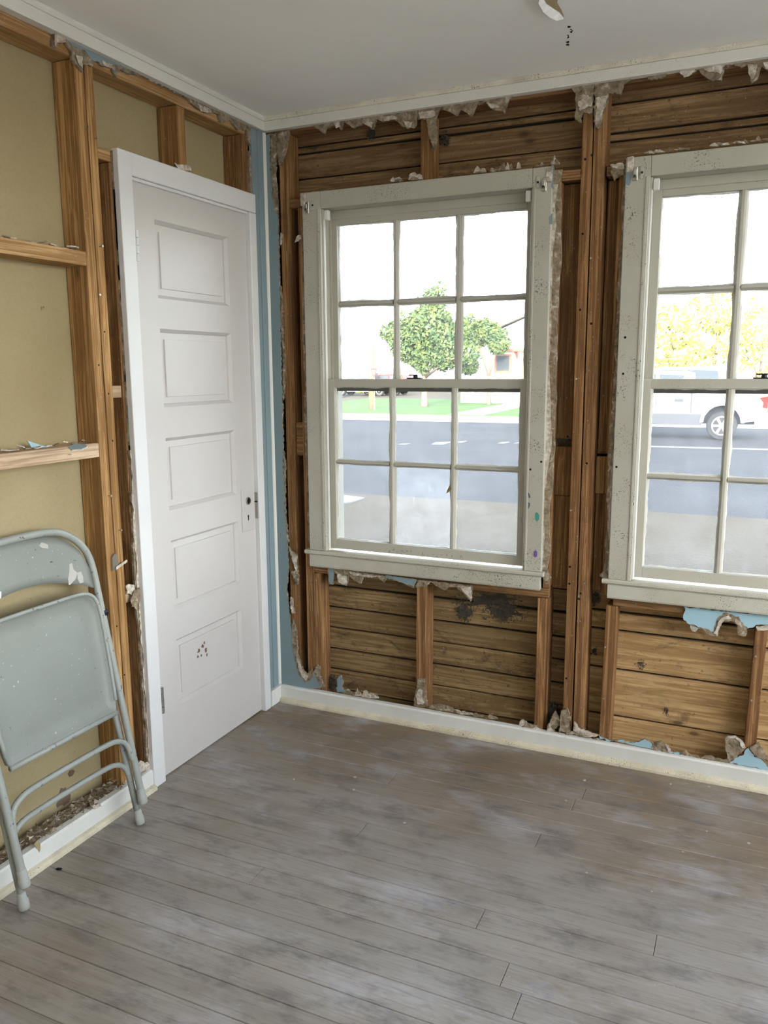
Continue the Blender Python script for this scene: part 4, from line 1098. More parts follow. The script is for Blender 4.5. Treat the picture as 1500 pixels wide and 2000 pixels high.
# ================================================================== CHIPS LYING ON THE BLOCKS
def chip(name, c0, size, tilt, m, seed, **kw):
    rg = random.Random(seed); n = rg.randint(4, 6)
    ang = sorted(rg.uniform(0, 6.28) for _ in range(n))
    ang = [i * 6.28 / n + rg.uniform(-.4, .4) for i in range(n)]
    rot = Matrix.Rotation(tilt, 3, 'Y') @ Matrix.Rotation(rg.uniform(-.35, .35), 3, 'X')
    bm = BM(); t_, b_ = [], []
    for a in ang:
        r_ = size * rg.uniform(0.6, 1.1)
        lc = Vector((r_ * 0.7 * math.cos(a), r_ * 1.25 * math.sin(a), 0))
        t_.append(bm.verts.new(rot @ (lc + Vector((0, 0, 0.0035))))); b_.append(bm.verts.new(rot @ lc))
    bm.faces.new(t_); bm.faces.new(b_[::-1])
    for i in range(n): bm.faces.new((t_[i], b_[i], b_[(i + 1) % n], t_[(i + 1) % n]))
    lo_ = min(v.co.z for v in bm.verts)
    for v in bm.verts: v.co += Vector((c0[0], c0[1], c0[2] - lo_))
    return obj(name, bm, m, None, **kw)
for zt, tag, num, s0 in ((1.813, 'upper', 13, 200), (1.234, 'lower', 16, 300)):
    for i in range(num):
        rg = random.Random(s0 + i)
        y = -1.44 + (i + rg.uniform(.2, .8)) * 0.43 / num
        chip('plaster_chip', (rg.uniform(-0.055, -0.026), y, zt + (0.001 if i % 3 else 0.006)), rg.uniform(0.009, 0.020), rg.uniform(-.25, .25),
             M['plaster'] if i % 2 else M['paper'], s0 + i * 3,
             label='small grey-brown plaster chip scattered on the %s wooden cross block' % tag, cat='plaster chip', group='plaster chips on the %s block' % tag)
# two larger blue-painted chips on the lower block
bm = BM(); pts = [onX(u, v, -0.045) for u, v in ((59, 861), (92, 873), (96, 880), (64, 883))]
slab_poly(bm, [(p.y, max(p.z, 1.2355)) for p in pts], lambda a, b, d: Vector((-0.045 - d - (b - 1.235) * 0.45, a, b)), 0.004, 0.02, 0.001, 0, 1, 0, 1)
obj('plaster_chip', bm, [M['brightblue'], M['paper']], None, label='pale blue plaster chip propped upright on the lower cross block', cat='plaster chip')
bm = BM(); pts = [onZ(u, v, 1.252) for u, v in ((132, 868), (150, 862), (172, 866), (160, 873), (140, 874))]
slab_poly(bm, [(max(p.x, -0.085), p.y) for p in pts], lambda a, b, d: Vector((a, b, 1.246 - d)), 0.004, 0.02, 0.001, 0, 1, 0, 1)
obj('plaster_chip', bm, [M['brightblue'], M['paper']], None, label='pale blue plaster chip lying flat among the crumbs on the lower cross block', cat='plaster chip')

# paint flecks and a pellet on the floor
for i, (u, v) in enumerate(((1310, 1532), (1105, 1564), (1142, 1524), (1385, 1537), (1273, 1742), (1145, 1705), (790, 1607), (1463, 1648), (691, 1542), (693, 1518), (574, 1522), (1380, 1624), (1334, 1664))):
    p = onZ(u, v, 0.0); rg = random.Random(400 + i)
    bm = BM(); s = rg.uniform(0.003, 0.007)
    slab_poly(bm, [(p.x + s * rg.uniform(.6, 1.4) * math.cos(a), p.y + s * rg.uniform(.6, 1.4) * math.sin(a)) for a in (0, 1.2, 2.4, 3.6, 4.9)], lambda a, b, d: Vector((a, b, 0.0003 + d)), 0.0015, 0, 0, 0, 1)
    obj('paint_fleck', bm, M['paper'], None, label='tiny pale paint fleck fallen on the worn plank floor', cat='paint fleck', group='paint flecks on the floor')
p = onZ(115, 1697, 0.004)
bm = BM(); tube(bm, [p + Vector((-0.009, -0.004, 0.0)), p + Vector((-0.004, -0.002, 0.0)), p + Vector((0.005, 0.002, 0.0)), p + Vector((0.009, 0.004, 0.0))], [0.001, 0.0038, 0.0038, 0.001], 8)
obj('dark_pellet', bm, M['hole'], None, smooth=True, label='small dark pellet on the floor beside the folding chair', cat='pellet')

# ================================================================== FOLDING CHAIR
YC = -1.300
def ch(u, z, off=0.0): return Vector((0.144 - 0.2 * (z - 0.087) + off, YC + u, z))
chair = empty('folding_chair', (0.13, YC, 0.0), 'folded sage-green metal folding chair leaning against the open stud wall', 'chair')
half = [(0.236, 0.087), (0.237, 0.25), (0.239, 0.45), (0.240, 0.65), (0.242, 0.79), (0.242, 0.845), (0.236, 0.888), (0.219, 0.920), (0.192, 0.948), (0.160, 0.968), (0.125, 0.980), (0.085, 0.985)]
path = [ch(u, z) for u, z in half] + [ch(0, 0.987)] + [ch(-u, z) for u, z in half[::-1]]
def smooth_path(p, it=2):
    for _ in range(it):
        q = [p[0]]
        for a, b in zip(p[:-1], p[1:]): q += [a * 0.75 + b * 0.25, a * 0.25 + b * 0.75]
        q.append(p[-1]); p = q
    return p
bm = BM(); tube(bm, smooth_path(path, 1), 0.0115, 12)
obj('back_frame', bm, M['tube'], chair, smooth=True)
for s in (-1, 1):
    bm = BM(); lathe(bm, ch(s * 0.236, 0.078), (ch(0, 1) - ch(0, 0)), [(0.0125, 0), (0.0155, 0.003), (0.0155, 0.022), (0.0135, 0.026), (0.0135, 0.048), (0.0118, 0.052)], 14)
    obj('foot_cap', bm, M['rubber'], chair, smooth=True)
# backrest sheet, curved slightly
bm = BM(); upo = [(u - math.copysign(0.008, u), z - 0.007) for u, z in ((0.237, 0.800), (0.238, 0.845), (0.232, 0.886), (0.215, 0.917), (0.188, 0.944), (0.156, 0.963), (0.122, 0.974), (0.08, 0.978))]
topl = upo + [(0.0, 0.973)] + [(-u, z) for u, z in upo[::-1]]
N = 24; gv = {}
for i in range(N + 1):
    u = -0.229 + 0.458 * i / N
    zt_ = None
    for (ua, za), (ub, zb) in zip(topl[:-1], topl[1:]):
        if min(ua, ub) - 1e-6 <= u <= max(ua, ub) + 1e-6 and abs(ua - ub) > 1e-6:
            z_ = za + (zb - za) * (u - ua) / (ub - ua); zt_ = z_ if zt_ is None else max(zt_, z_)
    zt_ = zt_ or 0.80
    zb_ = 0.784 + 0.052 * (1 - (abs(u) / 0.229) ** 2.2)
    for j in range(7):
        z = zb_ + (max(zt_, zb_ + 0.004) - zb_) * j / 6
        bow = -0.030 * (1 - (u / 0.229) ** 2)
        gv[i, j] = (bm.verts.new(ch(u, z, bow + 0.002)), bm.verts.new(ch(u, z, bow - 0.001)))
for i in range(N):
    for j in range(6):
        bm.faces.new((gv[i, j][0], gv[i + 1, j][0], gv[i + 1, j + 1][0], gv[i, j + 1][0]))
        bm.faces.new((gv[i, j][1], gv[i, j + 1][1], gv[i + 1, j + 1][1], gv[i + 1, j][1]))
for i in range(N):
    bm.faces.new((gv[i, 0][0], gv[i, 0][1], gv[i + 1, 0][1], gv[i + 1, 0][0])); bm.faces.new((gv[i, 6][0], gv[i + 1, 6][0], gv[i + 1, 6][1], gv[i, 6][1]))
for j in range(6):
    for i in (0, N): bm.faces.new((gv[i, j][0], gv[i, j + 1][0], gv[i, j + 1][1], gv[i, j][1]))
back = obj('backrest', bm, M['chair'], chair, smooth=True)
def chspot(name, pts, off, parent, m):
    bm = BM(); slab_poly(bm, pts, lambda a, b, d: ch(a, b, off(a, b) + d), 0.0006, 0.012, 0.003, 0, 9)
    obj(name, bm, m, parent)
bo = lambda a, b: -0.030 * (1 - (a / 0.229) ** 2) + 0.0022
def cuv(u_, v_):   # pixel on chair plane -> (u,z)
    d = _ray(u_, v_); n = Vector((1, 0, 0.2)); s = (0.144 - 0.008 + 0.087 * 0.2 - n.dot(CAM)) / n.dot(d); p = CAM + d * s
    return (p.y - YC, p.z)
chspot('paint_splash', [cuv(*q) for q in ((137, 1102), (143, 1101), (146, 1112), (150, 1118), (148, 1132), (141, 1142), (137, 1143), (135, 1130), (138, 1116))], bo, back, M['chalk'])
chspot('paint_splash', [cuv(*q) for q in ((151, 1118), (158, 1117), (162, 1126), (160, 1136), (156, 1140), (153, 1130))], bo, back, M['chalk'])
chspot('paint_splash', [cuv(*q) for q in ((84, 1066), (90, 1061), (101, 1064), (99, 1071), (88, 1071))], bo, back, M['chalk'])
chspot('paint_splash', [cuv(*q) for q in ((-4, 1166), (4, 1158), (12, 1156), (8, 1168), (-2, 1174))], bo, back, M['signwhite'])
# seat pan: rounded outline, rolled rim and dished middle
sh = [(0.0, 0.785), (0.10, 0.785), (0.172, 0.783), (0.200, 0.775), (0.219, 0.757), (0.227, 0.728), (0.2275, 0.68), (0.221, 0.55), (0.211, 0.43), (0.207, 0.405), (0.196, 0.395)]
so = sh + [(-u, z) for u, z in sh[:0:-1]]
cx_, cz_ = 0.0, 0.59
bm = BM(); rings = []
for sc, off in ((0.9, -0.022), (1.0, -0.006), (1.0, 0.006), (0.985, 0.010), (0.965, 0.008), (0.94, -0.002), (0.88, -0.006), (0.78, -0.012), (0.70, -0.010), (0.40, -0.006)):
    rings.append([bm.verts.new(ch(u * sc, cz_ + (z - cz_) * sc, off)) for u, z in so])
n = len(so)
for r0, r1 in zip(rings[:-1], rings[1:]):
    for i in range(n): bm.faces.new((r0[i], r0[(i + 1) % n], r1[(i + 1) % n], r1[i]))
bm.faces.new(rings[-1]); bm.faces.new(rings[0][::-1])
seat = obj('seat', bm, M['chair'], chair, smooth=True)
rim = [ch(u * 0.99, cz_ + (z - cz_) * 0.99, 0.008) for u, z in so if z > 0.42]
k0 = max(range(len(rim)), key=lambda i: (rim[i] - rim[(i + 1) % len(rim)]).length)
rim = rim[k0 + 1:] + rim[:k0 + 1]
bm = BM(); tube(bm, smooth_path(rim, 1), 0.0062, 8)
obj('seat_rim', bm, M['tube'], seat, smooth=True)
bm = BM(); tube(bm, [ch(-0.202, 0.394, 0.006), ch(0.202, 0.394, 0.006)], 0.0085, 10)
obj('front_rim', bm, M['tube'], seat, smooth=True)
# rear legs and the two cross bars
for s in (-1, 1):
    bm = BM(); tube(bm, [ch(s * 0.228, 0.62, -0.026), ch(s * 0.229, 0.40, -0.028), ch(s * 0.231, 0.2, -0.030), ch(s * 0.232, 0.03, -0.030)], 0.0105, 12)
    obj('rear_leg', bm, M['tube'], chair, smooth=True)
    bm = BM(); lathe(bm, ch(s * 0.232, 0.0035, -0.029), (ch(0, 1) - ch(0, 0)), [(0.010, 0), (0.0145, 0.002), (0.0155, 0.012), (0.0155, 0.026), (0.0125, 0.032), (0.0125, 0.046), (0.0108, 0.050)], 14)
    obj('foot_cap', bm, M['rubber'], chair, smooth=True)
    bm = BM(); lathe(bm, ch(s * 0.243, 0.700, 0.0), (0, s, 0), [(0.014, -0.004), (0.014, 0.010), (0.009, 0.013)], 12)
    obj('pivot', bm, M['blackmetal'], chair)
    bm = BM(); bx(bm, *(lambda p: (p.x - 0.006, p.x + 0.010, p.y - 0.003, p.y + 0.003, p.z - 0.030, p.z + 0.030))(ch(s * 0.2375, 0.545, -0.006)))
    obj('hinge_bracket', bm, M['blackmetal'], chair)
for zc, off in ((0.312, 0.0), (0.229, -0.030)):
    hw = 0.232
    pts = [ch(hw - 0.002, zc - 0.085, off), ch(hw - 0.004, zc - 0.05, off), ch(hw - 0.016, zc - 0.022, off), ch(hw - 0.045, zc - 0.006, off), ch(hw - 0.08, zc, off)]
    pts = pts + [ch(0, zc + 0.002, off)] + [Vector((p.x, 2 * YC - p.y, p.z)) for p in pts[::-1]]
    bm = BM(); tube(bm, smooth_path(pts, 2), 0.0088, 10)
    obj('cross_bar', bm, M['tube'], chair, smooth=True)

# ================================================================== OUTDOORS
G = -0.60
def slabz(name, pts, z0, z1, m, **kw):
    bm = BM(); slab_poly(bm, pts, lambda a, b, d: Vector((a, b, z1 - d)), z1 - z0, 0, 0, 0, 0)
    return obj(name, bm, m, None, **kw)
slabz('ground', [(-120, -60), (120, -60), (120, 160), (-120, 160)], G - 0.5, G - 0.02, M['drygrass'], kind='structure', label='bare ground beyond the yards', cat='ground')
slabz('dry_yard', [(-40, 0.2), (40, 0.2), (40, 9.4), (-2.2, 9.15), (-40, 8.0)], G - 0.02, G + 0.01, M['drygrass'], kind='structure', label='dry straw-coloured yard outside the windows', cat='yard')
slabz('street', [(-90, 5.9), (-40, 8.0), (-2.2, 9.15), (40, 9.4), (90, 9.4), (90, 27.6), (-90, 27.6)], G - 0.02, G, M['asphalt'], kind='structure', label='wide asphalt street outside the windows', cat='street')
slabz('side_street', [(-60, 27.65), (-19.5, 27.65), (-24, 44), (-34, 75), (-60, 75)], G - 0.02, G, M['asphalt'], kind='structure', label='side street running off beyond the utility pole', cat='street')
slabz('kerb', [(-17.5, 27.75), (40, 27.65), (40, 29.6), (-11, 30.2), (-16.5, 30.6), (-18.3, 29.0)], G - 0.02, G + 0.10, M['concrete'], kind='structure', label='pale concrete kerb and walk across the street', cat='kerb')
slabz('far_lawn', [(-17.5, 30.9), (-11, 30.3), (40, 29.7), (40, 48), (-22.5, 48), (-21.5, 42)], G - 0.02, G + 0.13, M['lawn'], kind='structure', label='green lawn across the street', cat='lawn')
slabz('bounce_slab', [(4.3, -8.0), (13.0, -8.0), (13.0, 8.8), (4.3, 8.8)], G - 0.01, G + 0.03, M['bounce_slab'], kind='structure', label='unseen pale slab added beside the house to bounce light indoors', cat='bounce_slab')  # unseen reflector added to throw light up onto the ceiling
# pale broken seam along the road
rg = random.Random(500)
for i, (u0, u1, v0, v1) in enumerate(((843, 884, 868, 863), (891, 913, 864, 861), (972, 996, 866, 863), (1003, 1014, 866, 864), (776, 802, 868, 866))):
    q = [onZ(u0, v0, G), onZ(u0 + (u1 - u0) * 0.55, v0 + 0.5, G), onZ(u1, v1 + 0.5, G), onZ(u1 - 3, v1, G), onZ(u0 + 6, v1 + 1, G)]
    slabz('road_patch', [(p.x, p.y) for p in q], G, G + 0.006, M['seam'],
          label='pale patch along the seam of the asphalt street', cat='road patch', group='pale patches along the road seam')
slabz('road_seam', [(-1.6, 19.4), (16, 20.6), (16, 21.0), (-1.6, 19.75)], G, G + 0.006, M['seam'], kind='structure', label='pale gravel seam along the street below the pickup', cat='road seam')
slabz('front_walk', [(-10.2, 30.35), (-8.6, 30.3), (-9.2, 40.8), (-10.8, 40.8)], G + 0.10, G + 0.15, M['concrete'], label='concrete garden path leading to the white house steps', cat='path')
slabz('concrete_slab', [(p.x, p.y) for p in (onZ(640, 966, G), onZ(712, 975, G), (onZ(684, 984, G)), onZ(640, 990, G))], G - 0.01, G + 0.03, M['slabgrey'], label='pale concrete slab in the dry yard by the street edge', cat='slab')

# roofs and outer walls of this house: a low front wing over the room, the taller main house behind it
# (the unseen main house is sized to block the sun and shade the street)
def gable_x(bm, x0, x1, ya, yb, ze, zr):
    ym = (ya + yb) / 2
    pr = [(ya, ze), (yb, ze), (yb, ze + 0.14), (ym, zr), (ya, ze + 0.14)]
    a = [bm.verts.new((x0, y, z)) for y, z in pr]; b = [bm.verts.new((x1, y, z)) for y, z in pr]
    bm.faces.new(a); bm.faces.new(b[::-1])
    for i in range(5): bm.faces.new((a[i], a[(i + 1) % 5], b[(i + 1) % 5], b[i]))
bm = BM(); gable_x(bm, -4.4, XR + 0.20, -4.9, 0.55, 2.66, 3.7); gable_x(bm, -16.5, 10.2, -13.5, -4.95, 3.2, 5.75)
roof = obj('roof', bm, M['roofing'], None, kind='structure', label='unseen gabled shingle roofs, the rear one sized to shade the street', cat='roof')
bm = BM(); bx(bm, -16.2, 9.9, -13.2, -5.3, G, 3.2); bx(bm, -4.2, -0.9, -5.3, 0.15, G, 2.66); bx(bm, -0.9, XR + 0.1, -5.3, YB - 0.15, G, 2.66); bx(bm, -0.12, XR + 0.1, YB - 0.14, 0.14, G, -0.23)
obj('wall_outer', bm, M['housewhite'], None, kind='structure', label='outer walls of the unseen rest of the house, widened to block sun', cat='wall')

def foliage(bm, clumps, n, size, seed, mi=0):
    rg = random.Random(seed)
    tot = sum(r[0] * r[1] * r[2] for _, r in clumps)
    for c_, r_ in clumps:
        k_ = int(n * r_[0] * r_[1] * r_[2] / tot)
        for i in range(k_):
            while True:
                d = Vector((rg.uniform(-1, 1), rg.uniform(-1, 1), rg.uniform(-1, 1)))
                if 0.25 < d.length <= 1: break
            d *= rg.uniform(0.75, 1.0) / max(d.length, 0.5) if rg.random() < 0.5 else 1.0
            p = Vector((c_[0] + d.x * r_[0], c_[1] + d.y * r_[1], c_[2] + d.z * r_[2]))
            a_ = Vector((rg.uniform(-1, 1), rg.uniform(-1, 1), rg.uniform(-1, 1))).normalized()
            b_ = a_.orthogonal().normalized(); s = size * rg.uniform(.6, 1.4)
            bm.faces.new([bm.verts.new(p + a_ * s), bm.verts.new(p + b_ * s * 0.6), bm.verts.new(p - a_ * s), bm.verts.new(p - b_ * s * 0.6)]).material_index = mi
def tree(base, clumps, trunk_r, n, size, seed, leaf, label, group=None, lean=0.0):
    t = empty('tree', base, label, 'tree', group)
    rg = random.Random(seed)
    top = Vector((sum(c_[0] for c_, _ in clumps) / len(clumps), sum(c_[1] for c_, _ in clumps) / len(clumps), sum(c_[2] for c_, _ in clumps) / len(clumps)))
    B = Vector(base)
    fork = B + Vector((lean, 0, (top.z - B.z) * 0.45))
    bm = BM(); tube(bm, [B - Vector((0, 0, 0.05)), B + Vector((0, 0, 0.4)), fork], [trunk_r * 1.35, trunk_r, trunk_r * 0.8], 10)
    obj('trunk', bm, M['bark'], t, smooth=True)
    for c_, r_ in clumps:
        bm = BM(); e = Vector(c_); mid = fork.lerp(e, 0.5) + Vector((rg.uniform(-.2, .2), rg.uniform(-.2, .2), 0.2))
        tube(bm, [fork - Vector((0, 0, 0.1)), mid, e], [trunk_r * 0.5, trunk_r * 0.3, trunk_r * 0.1], 8)
        obj('branch', bm, M['bark'], t, smooth=True)
    loose = list(clumps)
    for c_, r_ in clumps:
        for i in range(5):
            d = Vector((rg.uniform(-1, 1), rg.uniform(-1, 1), rg.uniform(-0.7, 1))).normalized()
            k_ = rg.uniform(0.22, 0.42)
            loose.append(((c_[0] + d.x * r_[0] * 1.05, c_[1] + d.y * r_[1] * 1.05, c_[2] + d.z * r_[2] * 1.05), (r_[0] * k_, r_[1] * k_, r_[2] * k_)))
    bm = BM(); foliage(bm, [(c_, tuple(0.9 * q for q in r_)) for c_, r_ in loose], n, size, seed)
    obj('foliage', bm, M[leaf], t, kind='stuff')
    return t
def far(u, v, y): return onY(u, v, y)
TY = 37.0
b0 = far(829, 797, TY)
def clump(u, v, y, rpx, rz=1.0):
    p = far(u, v, y); r_ = rpx * (p - CAM).dot(_fw) / F_PX
    return ((p.x, p.y, p.z), (r_, r_, r_ * rz))
tree((b0.x, TY, G + 0.13), [clump(838, 640, TY, 55, 0.9), clump(800, 670, TY, 45), clump(870, 680, TY, 48), clump(830, 700, TY, 40, 0.7), clump(848, 590, TY, 28, 1.2), clump(915, 690, TY - 1.5, 26), clump(765, 650, TY + 1, 26)],
     0.17, 9000, 0.105, 601, 'leaf', 'broad green street tree with a forked trunk on the far lawn')
TY2 = 40.5
tree((far(955, 780, TY2).x, TY2, G + 0.13), [clump(930, 655, TY2, 28), clump(955, 650, TY2, 30, 0.9), clump(975, 672, TY2, 24), clump(915, 715, TY2, 24, .8), clump(905, 640, TY2, 20, 1.3)],
     0.11, 3800, 0.10, 602, 'leaf', 'smaller rounded tree standing in front of the white house')
TY3 = 44.0
for i, (u, vs_) in enumerate(((1300, (735, 640, 690)), (1390, (700, 610, 660)), (1480, (690, 640, 730)), (1560, (660, 600, 720)))):
    bb = far(u, 770, TY3)
    ty = TY3 + i * 6.5; bb = far(u, 770, ty)
    tree((bb.x, ty, G), [clump(u - 30, vs_[0], ty, 42), clump(u + 10, vs_[1], ty, 50), clump(u + 35, vs_[2], ty, 40)], 0.18, 800, 0.17, 610 + i, 'leaf2',
         'sunlit yellow-green tree behind the parked pickup', 'sunlit trees behind the pickup')
bb = far(712, 780, 64)
tree((bb.x, 64, G), [clump(712, 762, 64, 9), clump(704, 766, 64, 7), clump(722, 764, 64, 6)], 0.10, 400, 0.16, 620, 'leaf2', 'low autumn bush beyond the side street')

# utility pole
pb = far(726.5, 803, 34.0); pt = far(724.5, 646, 34.0)
pole = empty('utility_pole', (pb.x, 34.0, G + 0.13), 'weathered wooden utility pole at the street corner', 'pole')
bm = BM(); tube(bm, [(pb.x, 34.0, G + 0.05), (pb.x - 0.02, 34.0, 2.2), (pt.x, 34.0, pt.z)], [0.16, 0.15, 0.14], 12)
obj('shaft', bm, M['pole'], pole, smooth=True)
bm = BM(); lathe(bm, (pt.x, 34.0, pt.z - 0.02), (0, 0, 1), [(0.15, 0), (0.15, 0.03), (0.05, 0.06)], 12)
obj('pole_cap', bm, M['metal'], pole)
# yield sign
ys_y = 33.2
s1 = [far(u, v, ys_y) for u, v in ((723.6, 719.5), (736.6, 719.5), (730.2, 739))]
sign = empty('yield_sign', (s1[2].x, ys_y + 0.03, G + 0.13), 'red and white triangular yield sign in front of the utility pole', 'sign')
bm = BM(); tube(bm, [(s1[2].x, ys_y + 0.04, G + 0.1), (s1[2].x, ys_y + 0.04, s1[0].z - 0.05)], 0.025, 8)
obj('post', bm, M['metal'], sign)
bm = BM(); slab_poly(bm, [(p.x, p.z) for p in s1], lambda a, b, d: Vector((a, ys_y + d, b)), 0.008, 0, 0, 0, 0)
plate = obj('plate', bm, M['red'], sign)
cx2 = sum(p.x for p in s1) / 3; cz2 = sum(p.z for p in s1) / 3
bm = BM(); slab_poly(bm, [(cx2 + (p.x - cx2) * 0.5, cz2 + (p.z - cz2) * 0.5) for p in s1], lambda a, b, d: Vector((a, ys_y - 0.004 + d, b)), 0.003, 0, 0, 0, 0)
obj('centre_field', bm, M['signwhite'], plate)

# white house across the street
HY = 42.5
hx0, hx1 = far(938, 700, HY).x, far(1100, 700, HY).x
house = empty('house', ((hx0 + hx1) / 2, HY, G), 'small white house across the street with brown-framed window and front steps', 'house')
hz = far(1000, 660, HY).z
box('wall', hx0, hx1, HY, HY + 7, G, hz, M['housewhite'], house)
bm = BM(); rp = far(1075, 598, HY)
pr = [(hx0 - 0.4, hz), (rp.x, rp.z), (2 * rp.x - hx0 + 0.4, hz), (2 * rp.x - hx0 + 0.4, hz + 0.15), (rp.x, rp.z + 0.18), (hx0 - 0.4, hz + 0.15)]
a = [bm.verts.new((x, HY - 0.4, z)) for x, z in pr]; b = [bm.verts.new((x, HY + 7.4, z)) for x, z in pr]
f1 = bm.faces.new(a); f2 = bm.faces.new(b[::-1])
for i in range(6): bm.faces.new((a[i], a[(i + 1) % 6], b[(i + 1) % 6], b[i]))
bm.normal_update(); bmesh.ops.triangulate(bm, faces=[f1, f2])
obj('roof', bm, M['roofing'], house)
bm = BM(); pr = [(hx0, hz), (rp.x, rp.z - 0.02), (2 * rp.x - hx0, hz)]
a = [bm.verts.new((x, HY, z)) for x, z in pr]; b = [bm.verts.new((x, HY + 7, z)) for x, z in pr]
bm.faces.new(a); bm.faces.new(b[::-1])
for i in range(3): bm.faces.new((a[i], a[(i + 1) % 3], b[(i + 1) % 3], b[i]))
obj('gable', bm, M['housewhite'], house)
def rect_y(name, u0, v0, u1, v1, y, d, m, parent):
    p, q = far(u0, v0, y), far(u1, v1, y)
    return box(name, p.x, q.x, y, y + d, q.z, p.z, m, parent)
wf = rect_y('window', 966, 692, 998, 728, HY - 0.08, 0.08, M['brown'], house)
rect_y('pane', 970, 695, 994, 724, HY - 0.10, 0.02, M['carglass'], wf)
rect_y('door', 1020, 700, 1042, 765, HY - 0.08, 0.08, M['brown'], house)
rect_y('porch_beam', 976, 682, 1060, 686, HY - 0.3, 0.3, M['brown'], house)
bm = BM(); q = [far(u, v, HY - 0.06) for u, v in ((1003, 686), (1010, 686), (1012, 694), (1010, 704), (1008, 698), (1006, 692))]
slab_poly(bm, [(p.x, p.z) for p in q], lambda a, b, d: Vector((a, HY - 0.06 + d, b)), 0.05, 0, 0, 0, 0)
obj('hanging_ornament', bm, M['red'], house)
npl = rect_y('number_plate', 1003, 709, 1017, 715.5, HY - 0.05, 0.05, M['slate'], house)
for u0 in (1005, 1008, 1011.2, 1014.2): rect_y('numeral', u0, 710.2, u0 + 1.5, 714.4, HY - 0.06, 0.01, M['signwhite'], npl)
rect_y('skirt', 900, 757, 1100, 790, HY - 0.12, 0.12, M['concrete'], house)
for i, (v0, v1) in enumerate(((786, 792), (779, 786), (773, 779), (767, 773))):
    rect_y('step', 982, v0, 1020, v1 + 0.4, HY - 1.5 + i * 0.32, 0.30, M['concrete'], house)
rect_y('planter_post', 883 + 38, 764, 883 + 42, 783, HY - 0.6, 0.12, M['signwhite'], house)

# ---- vehicles
def wheel(c_, r_, w_, parent, ny, name='wheel'):
    e = empty(name, (c_[0], c_[1], c_[2] - r_), parent=parent)
    bm = BM(); lathe(bm, c_, (0, 1, 0), [(r_ * .62, -w_ / 2), (r_ * .93, -w_ / 2), (r_, -w_ * .35), (r_, w_ * .35), (r_ * .93, w_ / 2), (r_ * .62, w_ / 2)], 28)
    obj('tire', bm, M['tire'], e, smooth=False)
    bm = BM(); y_ = c_[1] + ny * w_ * 0.5
    lathe(bm, (c_[0], y_, c_[2]), (0, ny, 0), [(r_ * .64, -0.02), (r_ * .66, 0.006), (r_ * .58, 0.008), (r_ * .57, -0.03)], 28)
    for i in range(6):
        a_ = i * math.pi / 3
        p = Vector((math.cos(a_), 0, math.sin(a_))); q = Vector((-math.sin(a_), 0, math.cos(a_)))
        o_ = Vector((c_[0], y_, c_[2]))
        vv = [bm.verts.new(o_ + p * (r_ * .1) + q * r_ * .07), bm.verts.new(o_ + p * (r_ * .6) + q * r_ * .10), bm.verts.new(o_ + p * (r_ * .6) - q * r_ * .10), bm.verts.new(o_ + p * (r_ * .1) - q * r_ * .07)]
        v2 = [bm.verts.new(v.co - Vector((0, ny * 0.03, 0))) for v in vv]
        bm.faces.new(vv); bm.faces.new(v2[::-1])
        for j in range(4): bm.faces.new((vv[j], v2[j], v2[(j + 1) % 4], vv[(j + 1) % 4]))
    lathe(bm, (c_[0], y_, c_[2]), (0, ny, 0), [(r_ * .16, -0.02), (r_ * .14, 0.012)], 14)
    obj('rim', bm, M['rim'], e)
def arch(cx_, r_, z0, n=9):
    return [(cx_ + r_ * math.cos(math.pi * i / (n - 1)), z0 + r_ * math.sin(math.pi * i / (n - 1))) for i in range(n)]
